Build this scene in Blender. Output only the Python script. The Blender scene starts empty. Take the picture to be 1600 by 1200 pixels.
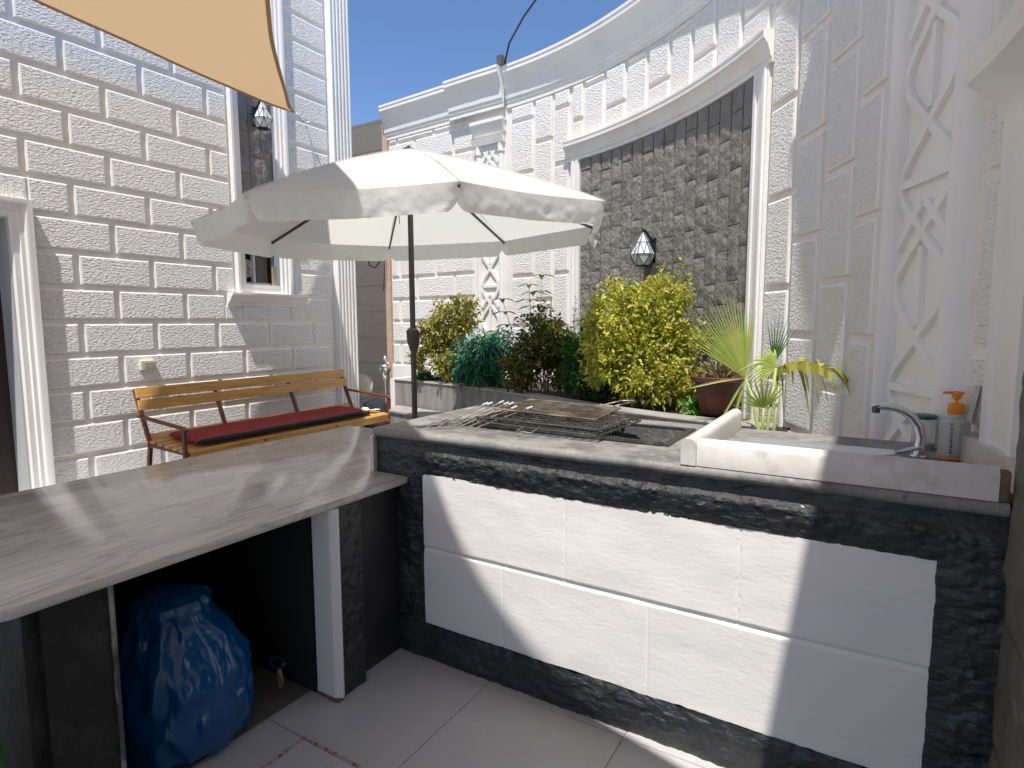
import bpy, math, random
from mathutils import Vector, Matrix, noise
random.seed(7)
C = bpy.context.scene.collection
S = bpy.context.scene
R = math.radians
# ------------------------------------------------------------------ camera
CAM = (0.0, 0.0, 1.5)
F_PX, YAW, PITCH, ROLL = 928.4, 31.207, 5.926, -0.182
cd = bpy.data.cameras.new('camera'); cam = bpy.data.objects.new('camera', cd); C.objects.link(cam)
a, p, ro = R(YAW), R(PITCH), R(ROLL)
fwd = Vector((-math.sin(a)*math.cos(p), math.cos(a)*math.cos(p), -math.sin(p)))
rt = Vector((math.cos(a), math.sin(a), 0)); up = rt.cross(fwd)
r2 = rt*math.cos(ro)+up*math.sin(ro); u2 = -rt*math.sin(ro)+up*math.cos(ro)
mw = Matrix((r2, u2, -fwd)).transposed().to_4x4(); mw.translation = Vector(CAM)
cam.matrix_world = mw
cd.sensor_width = 36; cd.lens = F_PX/1600*36; cd.clip_start = 0.05; cd.clip_end = 2000
S.camera = cam
# ------------------------------------------------------------------ light
SUN = Vector((0.125, -0.39, 1.0)).normalized()
elev = math.asin(SUN.z); azim = math.atan2(SUN.x, SUN.y)
w = bpy.data.worlds.new('World'); S.world = w; w.use_nodes = True
nt = w.node_tree; bg = nt.nodes['Background']
sky = nt.nodes.new('ShaderNodeTexSky'); sky.sky_type = 'NISHITA'; sky.sun_disc = False
sky.sun_elevation = elev; sky.sun_rotation = azim; sky.altitude = 2200; sky.air_density = 1.0; sky.dust_density = 0.0; sky.ozone_density = 6.0
nt.links.new(sky.outputs[0], bg.inputs[0]); bg.inputs[1].default_value = 0.122
sl = bpy.data.lights.new('sun', 'SUN'); so = bpy.data.objects.new('sun', sl); C.objects.link(so)
sl.energy = 4.0; sl.angle = R(0.53); sl.color = (1, 0.965, 0.91)
so.rotation_euler = SUN.to_track_quat('Z', 'Y').to_euler()
S.view_settings.view_transform = 'Standard'; S.view_settings.look = 'None'
S.view_settings.exposure = 0.66; S.view_settings.gamma = 1
S.cycles.max_bounces = 8; S.cycles.diffuse_bounces = 7; S.cycles.glossy_bounces = 4; S.cycles.transmission_bounces = 6
S.cycles.transparent_max_bounces = 12; S.cycles.caustics_reflective = False; S.cycles.caustics_refractive = False

# ------------------------------------------------------------------ materials
MATS = {}
def mat(name, col, rough=0.6, var=None, bump=None, metal=0.0, spec=0.5, island=None, trans=0.0, alpha=1.0, coat=0.0, sss=None, ior=None):
    """var: list of (scale, xyz stretch, colour, lo, hi) overlays; bump: list of (kind, scale, stretch, strength m)"""
    m = bpy.data.materials.new(name); m.use_nodes = True
    n = m.node_tree.nodes; L = m.node_tree.links; b = n['Principled BSDF']
    b.inputs['Base Color'].default_value = (*col, 1); b.inputs['Roughness'].default_value = rough
    b.inputs['Metallic'].default_value = metal; b.inputs['Specular IOR Level'].default_value = spec
    b.inputs['Transmission Weight'].default_value = trans; b.inputs['Alpha'].default_value = alpha
    b.inputs['Coat Weight'].default_value = coat
    if ior: b.inputs['IOR'].default_value = ior
    tc = n.new('ShaderNodeTexCoord')
    def mapped(st):
        mp = n.new('ShaderNodeMapping'); mp.inputs['Scale'].default_value = st
        L.new(tc.outputs['Object'], mp.inputs[0]); return mp.outputs[0]
    cur = None
    if island:
        g = n.new('ShaderNodeNewGeometry'); cr = n.new('ShaderNodeValToRGB')
        cr.color_ramp.elements[0].color = (*island[0], 1); cr.color_ramp.elements[1].color = (*island[-1], 1)
        for i, c in enumerate(island[1:-1]):
            e = cr.color_ramp.elements.new((i+1)/(len(island)-1)); e.color = (*c, 1)
        L.new(g.outputs['Random Per Island'], cr.inputs[0]); cur = cr.outputs[0]
    for (sc, st, c2, lo, hi) in (var or []):
        nz = n.new('ShaderNodeTexNoise'); nz.inputs['Scale'].default_value = sc; nz.inputs['Detail'].default_value = 6; nz.inputs['Roughness'].default_value = 0.6
        L.new(mapped(st), nz.inputs['Vector'])
        mr = n.new('ShaderNodeMapRange'); mr.inputs[1].default_value = lo; mr.inputs[2].default_value = hi
        L.new(nz.outputs[0], mr.inputs[0])
        mx = n.new('ShaderNodeMix'); mx.data_type = 'RGBA'
        L.new(mr.outputs[0], mx.inputs[0]); mx.inputs[7].default_value = (*c2, 1)
        if cur: L.new(cur, mx.inputs[6])
        else: mx.inputs[6].default_value = (*col, 1)
        cur = mx.outputs[2]
    if cur: L.new(cur, b.inputs['Base Color'])
    prev = None
    for (kind, sc, st, dist) in (bump or []):
        if kind == 'noise':
            t = n.new('ShaderNodeTexNoise'); t.inputs['Detail'].default_value = 3; t.inputs['Roughness'].default_value = 0.5; o = t.outputs[0]
        elif kind == 'fine':
            t = n.new('ShaderNodeTexNoise'); t.inputs['Detail'].default_value = 8; t.inputs['Roughness'].default_value = 0.7; o = t.outputs[0]
        else:
            t = n.new('ShaderNodeTexVoronoi'); t.feature = 'SMOOTH_F1'; o = t.outputs[0]
        t.inputs['Scale'].default_value = sc; L.new(mapped(st), t.inputs['Vector'])
        bp = n.new('ShaderNodeBump'); bp.inputs['Strength'].default_value = 1.0; bp.inputs['Distance'].default_value = dist
        L.new(o, bp.inputs['Height'])
        if prev: L.new(prev, bp.inputs['Normal'])
        prev = bp.outputs[0]
    if prev: L.new(prev, b.inputs['Normal'])
    if sss:   # thin sheet that lets light through
        tr = n.new('ShaderNodeBsdfTranslucent'); tr.inputs[0].default_value = (*sss[0], 1)
        ms = n.new('ShaderNodeMixShader'); ms.inputs[0].default_value = sss[1]
        L.new(b.outputs[0], ms.inputs[1]); L.new(tr.outputs[0], ms.inputs[2])
        if cur and len(sss) > 2: L.new(cur, tr.inputs[0])
        L.new(ms.outputs[0], n['Material Output'].inputs[0])
    MATS[name] = m; return m
U = (1, 1, 1)
WHITE = (0.84, 0.825, 0.80)
M_block = mat('stippled_white_stone', WHITE, 0.75, var=[(1.3, U, (0.80, 0.775, 0.74), 0.4, 0.75), (1.8, (1, 1, .25), (0.70, 0.66, 0.60), 0.66, 0.85)],
              bump=[('noise', 58, (1, .72, 1.3), 0.021), ('noise', 130, U, 0.003)])
M_house = mat('stippled_cream_stone', (0.90, 0.885, 0.86), 0.72, var=[(1.1, U, (0.86, 0.835, 0.80), 0.4, 0.75), (2.2, (1, 1, .3), (0.74, 0.69, 0.62), 0.68, 0.85)],
              bump=[('noise', 50, (1, .66, 1.35), 0.036), ('noise', 120, U, 0.004)])
M_smooth = mat('smooth_white_trim', (0.84, 0.825, 0.80), 0.55, var=[(2.5, (1, 1, 0.5), (0.73, 0.70, 0.65), 0.45, 0.8)], bump=[('noise', 30, U, 0.0015)])
M_groove = mat('joint_mortar', (0.80, 0.77, 0.725), 0.85, var=[(6, U, (0.70, 0.64, 0.56), 0.5, 0.75)], bump=[('noise', 60, U, 0.002)])
M_paint = mat('white_wall_paint', (0.82, 0.795, 0.765), 0.5, var=[(2.2, U, (0.77, 0.745, 0.715), 0.45, 0.8), (18, U, (0.70, 0.67, 0.62), 0.68, 0.8)], bump=[('fine', 9, (1, 1, 2.4), 0.0018), ('noise', 2.5, U, 0.004), ('noise', 60, (.5, 1, 1.5), 0.0006)])
M_black = mat('black_painted_rock', (0.022, 0.023, 0.025), 0.34, var=[(7, U, (0.045, 0.045, 0.045), 0.5, 0.8)], bump=[('noise', 22, (.6, 1, 1.2), 0.022), ('fine', 60, U, 0.005)], coat=0.2)
M_blackflat = mat('black_painted_stone', (0.018, 0.019, 0.021), 0.45, var=[(6, U, (0.04, 0.04, 0.04), 0.45, 0.8)], bump=[('fine', 30, U, 0.004)])
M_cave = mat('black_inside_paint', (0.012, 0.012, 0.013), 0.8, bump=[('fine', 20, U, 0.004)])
M_darkstone = mat('grey_rock_face', (0.24, 0.228, 0.208), 0.55, var=[(5, U, (0.16, 0.15, 0.135), 0.42, 0.7), (28, U, (0.30, 0.285, 0.26), 0.55, 0.75)], bump=[('noise', 22, (1, 1, .8), 0.024), ('fine', 50, U, 0.008)])
M_darkjoint = mat('dark_joint', (0.05, 0.045, 0.04), 0.9)
M_slab = mat('worn_grey_slab', (0.235, 0.225, 0.205), 0.6, var=[(4, (1, 1.6, 1), (0.13, 0.125, 0.12), 0.45, 0.60), (16, U, (0.31, 0.29, 0.26), 0.52, 0.7), (45, U, (0.10, 0.09, 0.085), 0.60, 0.70), (110, U, (0.16, 0.15, 0.14), 0.55, 0.7)], bump=[('fine', 22, U, 0.003)])
M_curb = mat('stained_white_marble', (0.66, 0.63, 0.59), 0.45, var=[(6, U, (0.55, 0.50, 0.44), 0.4, 0.75), (4.6, U, (0.36, 0.29, 0.22), 0.54, 0.74), (30, U, (0.72, 0.69, 0.66), 0.5, 0.8)], bump=[('noise', 40, U, 0.001)])
M_rust = mat('brown_rust_stain', (0.20, 0.12, 0.07), 0.8, var=[(12, U, (0.10, 0.07, 0.05), 0.4, 0.7)])
M_floor_tile = mat('grey_floor_tile', (0.47, 0.468, 0.46), 0.5, var=[(1.6, U, (0.43, 0.43, 0.42), 0.4, 0.7), (9, U, (0.55, 0.54, 0.52), 0.55, 0.85), (3.5, U, (0.55, 0.51, 0.46), 0.66, 0.9), (45, U, (0.38, 0.37, 0.35), 0.62, 0.72), (16, U, (0.30, 0.285, 0.26), 0.70, 0.76)], bump=[('noise', 40, U, 0.0006)])
M_grout = mat('tile_grout', (0.42, 0.40, 0.37), 0.9)
M_planter = mat('vein_cut_grey_tile', (0.30, 0.285, 0.27), 0.45, var=[(9, (1, 1, 0.12), (0.19, 0.18, 0.17), 0.4, 0.65), (30, (1, 1, 0.08), (0.38, 0.36, 0.34), 0.5, 0.8)])
M_plantertop = mat('grey_coping', (0.36, 0.345, 0.32), 0.5, var=[(8, U, (0.27, 0.25, 0.23), 0.4, 0.7)])
M_soil = mat('dark_soil', (0.05, 0.035, 0.025), 0.95, var=[(20, U, (0.10, 0.08, 0.06), 0.5, 0.8)], bump=[('fine', 30, U, 0.03)])
M_tan = mat('tan_wall_tile', (0.76, 0.65, 0.50), 0.6, var=[(4, (1, 1, 2.5), (0.68, 0.58, 0.44), 0.4, 0.7)], bump=[('fine', 12, (1, 1, 2), 0.003)])
M_pink = mat('pinkish_post_stone', (0.56, 0.40, 0.31), 0.6, var=[(9, U, (0.44, 0.31, 0.24), 0.45, 0.75)], bump=[('fine', 40, U, 0.002)])
def cloth(name, col, tr, amt, bump=None, rough=0.85):
    return mat(name, col, rough, bump=bump, spec=0.2, sss=(tr, amt))
M_canopy = cloth('white_canopy_cloth', (0.82, 0.83, 0.83), (0.84, 0.84, 0.76), 0.46, bump=[('fine', 7, (1, 1, .5), 0.012), ('noise', 500, U, 0.0004)])
M_sail = cloth('tan_sail_cloth', (0.38, 0.28, 0.175), (0.47, 0.325, 0.185), 0.55, bump=[('noise', 260, U, 0.0008), ('noise', 1.6, (1, .35, 1), 0.10)])
M_sailhem = cloth('brown_sail_hem', (0.36, 0.235, 0.12), (0.35, 0.2, 0.09), 0.2)
M_pole = mat('bronze_pole_paint', (0.075, 0.062, 0.052), 0.35, metal=0.3)
M_iron = mat('black_iron', (0.02, 0.02, 0.02), 0.5, metal=0.4)
M_rusty = mat('rusty_wire', (0.10, 0.075, 0.055), 0.7, metal=0.4, var=[(10, U, (0.30, 0.24, 0.17), 0.45, 0.65)])
M_oldsteel = mat('sooty_steel', (0.10, 0.095, 0.09), 0.42, metal=0.7, var=[(18, U, (0.28, 0.27, 0.26), 0.55, 0.75)], bump=[('fine', 18, U, 0.004)])
M_ash = mat('ash_covered_steel', (0.07, 0.068, 0.066), 0.55, metal=0.3, var=[(14, U, (0.20, 0.20, 0.20), 0.5, 0.75), (70, U, (0.55, 0.55, 0.54), 0.63, 0.72)], bump=[('fine', 30, U, 0.006)])
M_skewer = mat('flat_skewer_steel', (0.36, 0.33, 0.29), 0.4, metal=0.7, var=[(20, (1, 1, 1), (0.12, 0.09, 0.07), 0.48, 0.6)])
M_cap = mat('white_ferrule', (0.75, 0.74, 0.72), 0.3, metal=0.5)
M_chrome = mat('chrome', (0.78, 0.80, 0.84), 0.12, metal=1.0)
M_inox = mat('brushed_inox', (0.80, 0.81, 0.83), 0.42, metal=1.0, bump=[('noise', 60, (0.1, 1, 1), 0.0004)])
M_wood = mat('varnished_pine', (0.66, 0.37, 0.10), 0.38, var=[(7, (6, 0.35, 6), (0.44, 0.205, 0.04), 0.42, 0.68), (22, (5, 0.25, 5), (0.68, 0.40, 0.12), 0.52, 0.72), (2.5, U, (0.46, 0.24, 0.06), 0.55, 0.8)], coat=0.2)
M_redpaint = mat('maroon_painted_steel', (0.14, 0.030, 0.018), 0.4, var=[(9, U, (0.20, 0.06, 0.035), 0.5, 0.8)])
M_blackcloth = mat('black_cloth', (0.012, 0.012, 0.016), 0.85)
M_orange = mat('orange_plastic', (0.80, 0.26, 0.01), 0.35)
M_green_lid = mat('green_plastic_lid', (0.02, 0.13, 0.075), 0.35)
M_terracotta = mat('brown_plastic_pot', (0.115, 0.040, 0.028), 0.5, var=[(7, U, (0.16, 0.06, 0.04), 0.5, 0.8)])
M_cream = mat('cream_plastic', (0.66, 0.64, 0.50), 0.4)
M_greyplastic = mat('grey_plastic', (0.38, 0.37, 0.33), 0.5)
M_glasspane = mat('dark_window_glass', (0.02, 0.018, 0.017), 0.06, spec=0.6)
M_alu = mat('grey_aluminium', (0.42, 0.42, 0.43), 0.4, metal=0.4)
M_opal = mat('opal_glass', (0.80, 0.84, 0.88), 0.25, sss=((0.8, 0.83, 0.86), 0.3))
M_door = mat('dark_brown_door', (0.03, 0.018, 0.016), 0.5)
M_reveal = mat('grey_veined_reveal', (0.52, 0.53, 0.53), 0.35, var=[(10, (1, 1, .1), (0.40, 0.41, 0.42), 0.42, 0.68)])
M_cable = mat('black_cable', (0.01, 0.01, 0.012), 0.5)
M_turf = mat('green_turf', (0.03, 0.20, 0.04), 0.8, var=[(40, U, (0.08, 0.32, 0.07), 0.45, 0.7)], bump=[('fine', 60, U, 0.02)])
M_ground = mat('sandy_ground', (0.36, 0.30, 0.23), 0.95, var=[(0.5, U, (0.28, 0.24, 0.18), 0.4, 0.7)])
M_bluebag = mat('blue_bin_bag', (0.0, 0.105, 0.32), 0.14, spec=0.9, bump=[('noise', 5, (1, 1, .6), 0.035), ('noise', 15, (1.6, 1.6, .3), 0.008)], sss=((0.0, 0.16, 0.46), 0.3))

def marble():
    m = bpy.data.materials.new('banded_grey_marble'); m.use_nodes = True
    n = m.node_tree.nodes; L = m.node_tree.links; b = n['Principled BSDF']; b.inputs['Roughness'].default_value = 0.13
    tc = n.new('ShaderNodeTexCoord'); mp = n.new('ShaderNodeMapping')
    mp.inputs['Rotation'].default_value = (0, 0, R(-9)); mp.inputs['Scale'].default_value = (1.5, 0.26, 1)
    L.new(tc.outputs['Object'], mp.inputs[0])
    wv = n.new('ShaderNodeTexNoise'); wv.inputs['Scale'].default_value = 1.3; wv.inputs['Detail'].default_value = 3
    L.new(tc.outputs['Object'], wv.inputs['Vector'])
    ad = n.new('ShaderNodeMix'); ad.data_type = 'VECTOR'; ad.inputs[0].default_value = 0.16
    L.new(mp.outputs[0], ad.inputs[4]); L.new(wv.outputs['Color'], ad.inputs[5])
    def nz(sc, det, dist):
        q = n.new('ShaderNodeTexNoise'); q.inputs['Scale'].default_value = sc; q.inputs['Detail'].default_value = det; q.inputs['Distortion'].default_value = dist
        L.new(ad.outputs[1], q.inputs['Vector']); return q.outputs[0]
    def ramp(src, pts):
        cr = n.new('ShaderNodeValToRGB'); E = cr.color_ramp.elements
        E[0].position, E[0].color = pts[0][0], (*pts[0][1], 1); E[1].position, E[1].color = pts[-1][0], (*pts[-1][1], 1)
        for q, c in pts[1:-1]:
            e = E.new(q); e.color = (*c, 1)
        L.new(src, cr.inputs[0]); return cr.outputs[0]
    base = ramp(nz(3.0, 2.5, 0.4), [(0.32, (0.50, 0.485, 0.47)), (0.45, (0.62, 0.60, 0.57)), (0.55, (0.53, 0.515, 0.495)), (0.68, (0.70, 0.675, 0.64))])
    def lines(src, c, w, val):
        return ramp(src, [(0, (1, 1, 1))]+[(q+d, k) for q in c for d, k in ((-w, (1, 1, 1)), (0, (val,)*3), (w*.5, (1, 1, 1)))]+[(1, (1, 1, 1))])
    def mul(a_, b_, f):
        mx = n.new('ShaderNodeMix'); mx.data_type = 'RGBA'; mx.blend_type = 'MULTIPLY'; mx.inputs[0].default_value = f
        L.new(a_, mx.inputs[6]); L.new(b_, mx.inputs[7]); return mx.outputs[2]
    o1 = lines(nz(4.2, 3.0, 0.7), (0.40, 0.475, 0.54, 0.61), 0.018, 0.74)
    o2 = lines(nz(7.0, 3.0, 0.5), (0.44, 0.56), 0.020, 0.84)
    gr = ramp(nz(22, 6, 0), [(0.3, (0.90,)*3), (0.7, (1.0,)*3)])
    L.new(mul(mul(mul(base, o1, 1), o2, 1), gr, 1), b.inputs['Base Color'])
    return m
M_marble = marble()
def leafmat(name, cols, tr=0.3, rough=0.45):
    return mat(name, cols[0], rough, island=cols, spec=0.4, sss=(cols[len(cols)//2], tr, 1))
L_yellow = leafmat('yellow_green_leaf', [(0.10, 0.18, 0.02), (0.44, 0.46, 0.035), (0.56, 0.55, 0.08), (0.66, 0.60, 0.13), (0.30, 0.38, 0.03), (0.68, 0.60, 0.17), (0.66, 0.62, 0.07)], 0.42)
L_pale = leafmat('pale_yellow_leaf', [(0.10, 0.14, 0.02), (0.36, 0.35, 0.06), (0.50, 0.44, 0.10), (0.20, 0.22, 0.04), (0.58, 0.50, 0.16)], 0.3)
L_blue = leafmat('blue_green_leaf', [(0.012, 0.10, 0.05), (0.03, 0.18, 0.10), (0.07, 0.26, 0.17), (0.02, 0.12, 0.06)], 0.2)
L_olive = leafmat('olive_leaf', [(0.035, 0.05, 0.012), (0.09, 0.11, 0.015), (0.17, 0.17, 0.02), (0.05, 0.08, 0.015), (0.30, 0.28, 0.03)], 0.25)
L_green = leafmat('deep_green_leaf', [(0.018, 0.07, 0.015), (0.04, 0.13, 0.025), (0.08, 0.20, 0.03), (0.025, 0.09, 0.02)], 0.25)
L_light = leafmat('light_green_leaf', [(0.12, 0.30, 0.05), (0.20, 0.42, 0.08), (0.16, 0.36, 0.06)], 0.3)
L_grey = leafmat('dry_grey_leaf', [(0.36, 0.36, 0.28), (0.28, 0.28, 0.20), (0.42, 0.40, 0.30)], 0.2)
L_palm = leafmat('palm_leaf', [(0.30, 0.42, 0.06), (0.42, 0.50, 0.11), (0.52, 0.56, 0.18)], 0.35)
L_palmdry = leafmat('dry_palm_leaf', [(0.50, 0.50, 0.06), (0.58, 0.48, 0.12), (0.24, 0.30, 0.03), (0.30, 0.20, 0.08)], 0.3)
L_palmdark = leafmat('dark_palm_leaf', [(0.03, 0.10, 0.02), (0.05, 0.15, 0.03)], 0.2)
M_twig = mat('twig_bark', (0.16, 0.12, 0.075), 0.8)
M_paletwig = mat('pale_twig', (0.40, 0.34, 0.26), 0.8)
M_palmstem = mat('green_palm_stem', (0.34, 0.40, 0.12), 0.5)

# ------------------------------------------------------------------ mesh builder
class B:
    def __init__(s): s.v = []; s.f = []; s.m = []; s.mi = 0
    def add(s, vs, fs):
        o = len(s.v); s.v += [tuple(q) for q in vs]; s.f += [tuple(i+o for i in f) for f in fs]; s.m += [s.mi]*len(fs)
    def box(s, x0, x1, y0, y1, z0, z1):
        s.hexa([(x0, y0, z0), (x1, y0, z0), (x1, y1, z0), (x0, y1, z0), (x0, y0, z1), (x1, y0, z1), (x1, y1, z1), (x0, y1, z1)])
    def hexa(s, q): s.add(q, [(3, 2, 1, 0), (4, 5, 6, 7), (0, 1, 5, 4), (1, 2, 6, 5), (2, 3, 7, 6), (3, 0, 4, 7)])
    def bar(s, p0, p1, wd, th, upv=(0, 0, 1)):
        p0, p1 = Vector(p0), Vector(p1); d = (p1-p0).normalized(); u = Vector(upv); sd = d.cross(u)
        if sd.length < 1e-4: sd = d.cross(Vector((1, 0, 0)))
        sd.normalize(); u = sd.cross(d); a_, b_ = sd*wd/2, u*th/2
        s.hexa([p0-a_-b_, p0+a_-b_, p1+a_-b_, p1-a_-b_, p0-a_+b_, p0+a_+b_, p1+a_+b_, p1-a_+b_])
    def tube(s, pts, r, n=8, cap=True):
        pts = [Vector(q) for q in pts]; rs = r if isinstance(r, (list, tuple)) else [r]*len(pts)
        o = len(s.v); ref = None; vs = []
        for i, q in enumerate(pts):
            d = (pts[min(i+1, len(pts)-1)]-pts[max(i-1, 0)]).normalized()
            if ref is None: ref = d.orthogonal().normalized()
            ref = (ref-d*ref.dot(d)).normalized(); e = d.cross(ref)
            for k in range(n):
                t = 2*math.pi*k/n; vs.append(q+(ref*math.cos(t)+e*math.sin(t))*rs[i])
        fs = []
        for i in range(len(pts)-1):
            for k in range(n):
                k2 = (k+1) % n; fs.append((i*n+k, i*n+k2, (i+1)*n+k2, (i+1)*n+k))
        if cap: fs += [tuple(range(n-1, -1, -1)), tuple((len(pts)-1)*n+k for k in range(n))]
        s.add(vs, fs)
    def lathe(s, prof, c=(0, 0, 0), n=24, capb=True, capt=True):
        vs = []; c = Vector(c)
        for (r_, z) in prof:
            for k in range(n):
                t = 2*math.pi*k/n; vs.append(c+Vector((r_*math.cos(t), r_*math.sin(t), z)))
        fs = []
        for i in range(len(prof)-1):
            for k in range(n):
                k2 = (k+1) % n; fs.append((i*n+k, i*n+k2, (i+1)*n+k2, (i+1)*n+k))
        if capb: fs.append(tuple(range(n-1, -1, -1)))
        if capt: fs.append(tuple((len(prof)-1)*n+k for k in range(n)))
        s.add(vs, fs)
    def grid(s, fn, nu, nv, flip=False):
        vs = [fn(i/nu, j/nv) for j in range(nv+1) for i in range(nu+1)]
        fs = []
        for j in range(nv):
            for i in range(nu):
                q = (j*(nu+1)+i, j*(nu+1)+i+1, (j+1)*(nu+1)+i+1, (j+1)*(nu+1)+i)
                fs.append(q[::-1] if flip else q)
        s.add(vs, fs)
    def sweep(s, frames, prof, closed=True, caps=True):
        """frames: list of (origin, outdir, updir); prof: list of (out, up)"""
        n = len(prof); vs = []
        for (o, od, ud) in frames:
            for (q, z) in prof: vs.append(Vector(o)+Vector(od)*q+Vector(ud)*z)
        fs = []
        for i in range(len(frames)-1):
            for k in range(n if closed else n-1):
                k2 = (k+1) % n; fs.append((i*n+k, i*n+k2, (i+1)*n+k2, (i+1)*n+k))
        if caps and closed: fs += [tuple(range(n-1, -1, -1)), tuple((len(frames)-1)*n+k for k in range(n))]
        s.add(vs, fs)
    def make(s, name, mats, parent=None, smooth=False, bevel=0, sub=0):
        me = bpy.data.meshes.new(name); me.from_pydata(s.v, [], s.f)
        if not isinstance(mats, (list, tuple)): mats = [mats]
        for m_ in mats: me.materials.append(m_)
        me.polygons.foreach_set('material_index', s.m)
        me.update()
        import bmesh
        bm = bmesh.new(); bm.from_mesh(me)
        if len(bm.faces) < 60000: bmesh.ops.recalc_face_normals(bm, faces=bm.faces)
        bm.to_mesh(me); bm.free()
        if smooth:
            me.polygons.foreach_set('use_smooth', [True]*len(me.polygons))
            if smooth is not True: me.set_sharp_from_angle(angle=R(smooth))
        o = bpy.data.objects.new(name, me); C.objects.link(o)
        if parent is not None:
            o.parent = parent
            if parent.type == 'EMPTY' or True:
                off = Vector((0, 0, 0)); q = parent
                while q is not None: off += q.location; q = q.parent
                if not parent.get('_local'): o.location = -off
        if bevel:
            md = o.modifiers.new('bevel', 'BEVEL'); md.width = bevel; md.segments = 2; md.limit_method = 'ANGLE'; md.angle_limit = R(40)
        if sub:
            md = o.modifiers.new('sub', 'SUBSURF'); md.levels = sub; md.render_levels = sub
        return o
def thing(name, label, cat, loc=(0, 0, 0), group=None, local=False):
    o = bpy.data.objects.new(name, None); C.objects.link(o); o.location = loc; o.empty_display_size = 0.1
    o['label'] = label; o['category'] = cat
    if group: o['group'] = group
    if local: o['_local'] = 1
    return o
def tag(o, label, cat, group=None):
    o['label'] = label; o['category'] = cat
    if group: o['group'] = group
    return o
def structure(o, kind='structure'): o['kind'] = kind; return o
def fbm(v, sc, oct_=4): return noise.fractal(Vector(v)*sc, 1.0, 2.0, oct_)

# ------------------------------------------------------------------ ground and floor
b = B(); b.add([(-150, -150, -.012), (150, -150, -.012), (150, 150, -.012), (-150, 150, -.012)], [(0, 1, 2, 3)])
structure(b.make('ground', M_ground))
b = B(); b.add([(-7.5, -4, -.004), (1.2, -4, -.004), (1.2, 7.6, -.004), (-7.5, 7.6, -.004)], [(0, 1, 2, 3)])
b.mi = 1
tx = [-1.30+.6*i for i in range(-10, 5)]; ty = [0.73+.6*i for i in range(-8, 12)]
for x in tx:
    for y in ty:
        g = .0022
        if x+.6 > 1.2 or y+.6 > 7.6: continue
        b.hexa([(x+g, y+g, -.003), (x+.6-g, y+g, -.003), (x+.6-g, y+.6-g, -.003), (x+g, y+.6-g, -.003),
                (x+g+.001, y+g+.001, 0), (x+.6-g-.001, y+g+.001, 0), (x+.6-g-.001, y+.6-g-.001, 0), (x+g+.001, y+.6-g-.001, 0)])
structure(b.make('floor', [M_grout, M_floor_tile]))
# inspection cover let into the floor
cov = thing('floor_hatch', 'square grey floor hatch with chipped cream edge, set in the tiles before the counter', 'floor hatch', (-1.45, 1.05, 0))
b = B(); x0, x1, y0, y1 = -1.695, -1.20, .83, 1.333
for (q0, q1, w0, w1) in ((x0, x1, y1-.012, y1), (x0, x1, y0, y0+.012), (x0, x0+.012, y0+.012, y1-.012), (x1-.012, x1, y0+.012, y1-.012)):
    b.box(q0, q1, w0, w1, .001, .006)
b.make('frame', mat('chipped_cream_edge', (0.42, 0.37, 0.31), 0.8, var=[(35, U, (0.14, 0.09, 0.06), 0.5, 0.62)]), cov)
b = B(); b.box(x0+.014, x1-.014, y0+.014, y1-.014, .001, .0045); b.make('cover', M_floor_tile, cov)

# ------------------------------------------------------------------ white house on the left
HX = -6.0
def blocks_plane(b, put, y0, y1, z0, z1, rows, offs, L, holes, depth=.024, gap=.044, ch=.015):
    """put(y, z, out) -> point.  Raised chamfered blocks between joints."""
    for (za, zb, k) in rows:
        y = y0 - ((offs[k % 2]) % L)
        while y < y1:
            a0, a1 = max(y, y0)+gap/2, min(y+L, y1)-gap/2
            c0, c1 = max(za, z0)+gap/2, min(zb, z1)-gap/2
            segs = [(a0, a1, c0, c1)]
            for (h0, h1, g0, g1) in holes:
                ns = []
                for (p0, p1, s0, s1) in segs:
                    if p1 <= h0 or p0 >= h1 or s1 <= g0 or s0 >= g1: ns.append((p0, p1, s0, s1)); continue
                    if p0 < h0: ns.append((p0, h0, s0, s1))
                    if p1 > h1: ns.append((h1, p1, s0, s1))
                    if s0 < g0: ns.append((max(p0, h0), min(p1, h1), s0, g0))
                    if s1 > g1: ns.append((max(p0, h0), min(p1, h1), g1, s1))
                segs = ns
            for (p0, p1, s0, s1) in segs:
                if p1-p0 < .03 or s1-s0 < .03: continue
                c = ch
                vs = [put(p0, s0, 0), put(p1, s0, 0), put(p1, s1, 0), put(p0, s1, 0),
                      put(p0+.003, s0+.003, depth-.006), put(p1-.003, s0+.003, depth-.006), put(p1-.003, s1-.003, depth-.006), put(p0+.003, s1-.003, depth-.006),
                      put(p0+c, s0+c, depth), put(p1-c, s0+c, depth), put(p1-c, s1-c, depth), put(p0+c, s1-c, depth)]
                b.mi = 1; b.add(vs, [(0, 1, 5, 4), (1, 2, 6, 5), (2, 3, 7, 6), (3, 0, 4, 7), (4, 5, 9, 8), (5, 6, 10, 9), (6, 7, 11, 10), (7, 4, 8, 11)])
                b.mi = 0; b.add(vs[8:], [(0, 1, 2, 3)])
            y += L
house = thing('white_stone_house', 'white block stone house with fluted door and window surrounds, behind the bench', 'house', (-6.2, 2, 0))
WY0, WY1 = 4.205, 4.665          # window opening
b = B()
hd = HX-.022
HT = 10.5  # house height stretched beyond view to throw shade on the tan wall
def wallrect(y0, y1, z0, z1): b.add([(hd, y0, z0), (hd, y1, z0), (hd, y1, z1), (hd, y0, z1)], [(0, 1, 2, 3)])
wallrect(-5, 1.05, 0, HT); wallrect(1.05, 2.09, 2.36, HT); wallrect(2.09, WY0, 0, HT); wallrect(WY0, WY1, 0, 1.90); wallrect(WY0, WY1, 6.3, HT); wallrect(WY1, 5.8, 0, HT)
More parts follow.
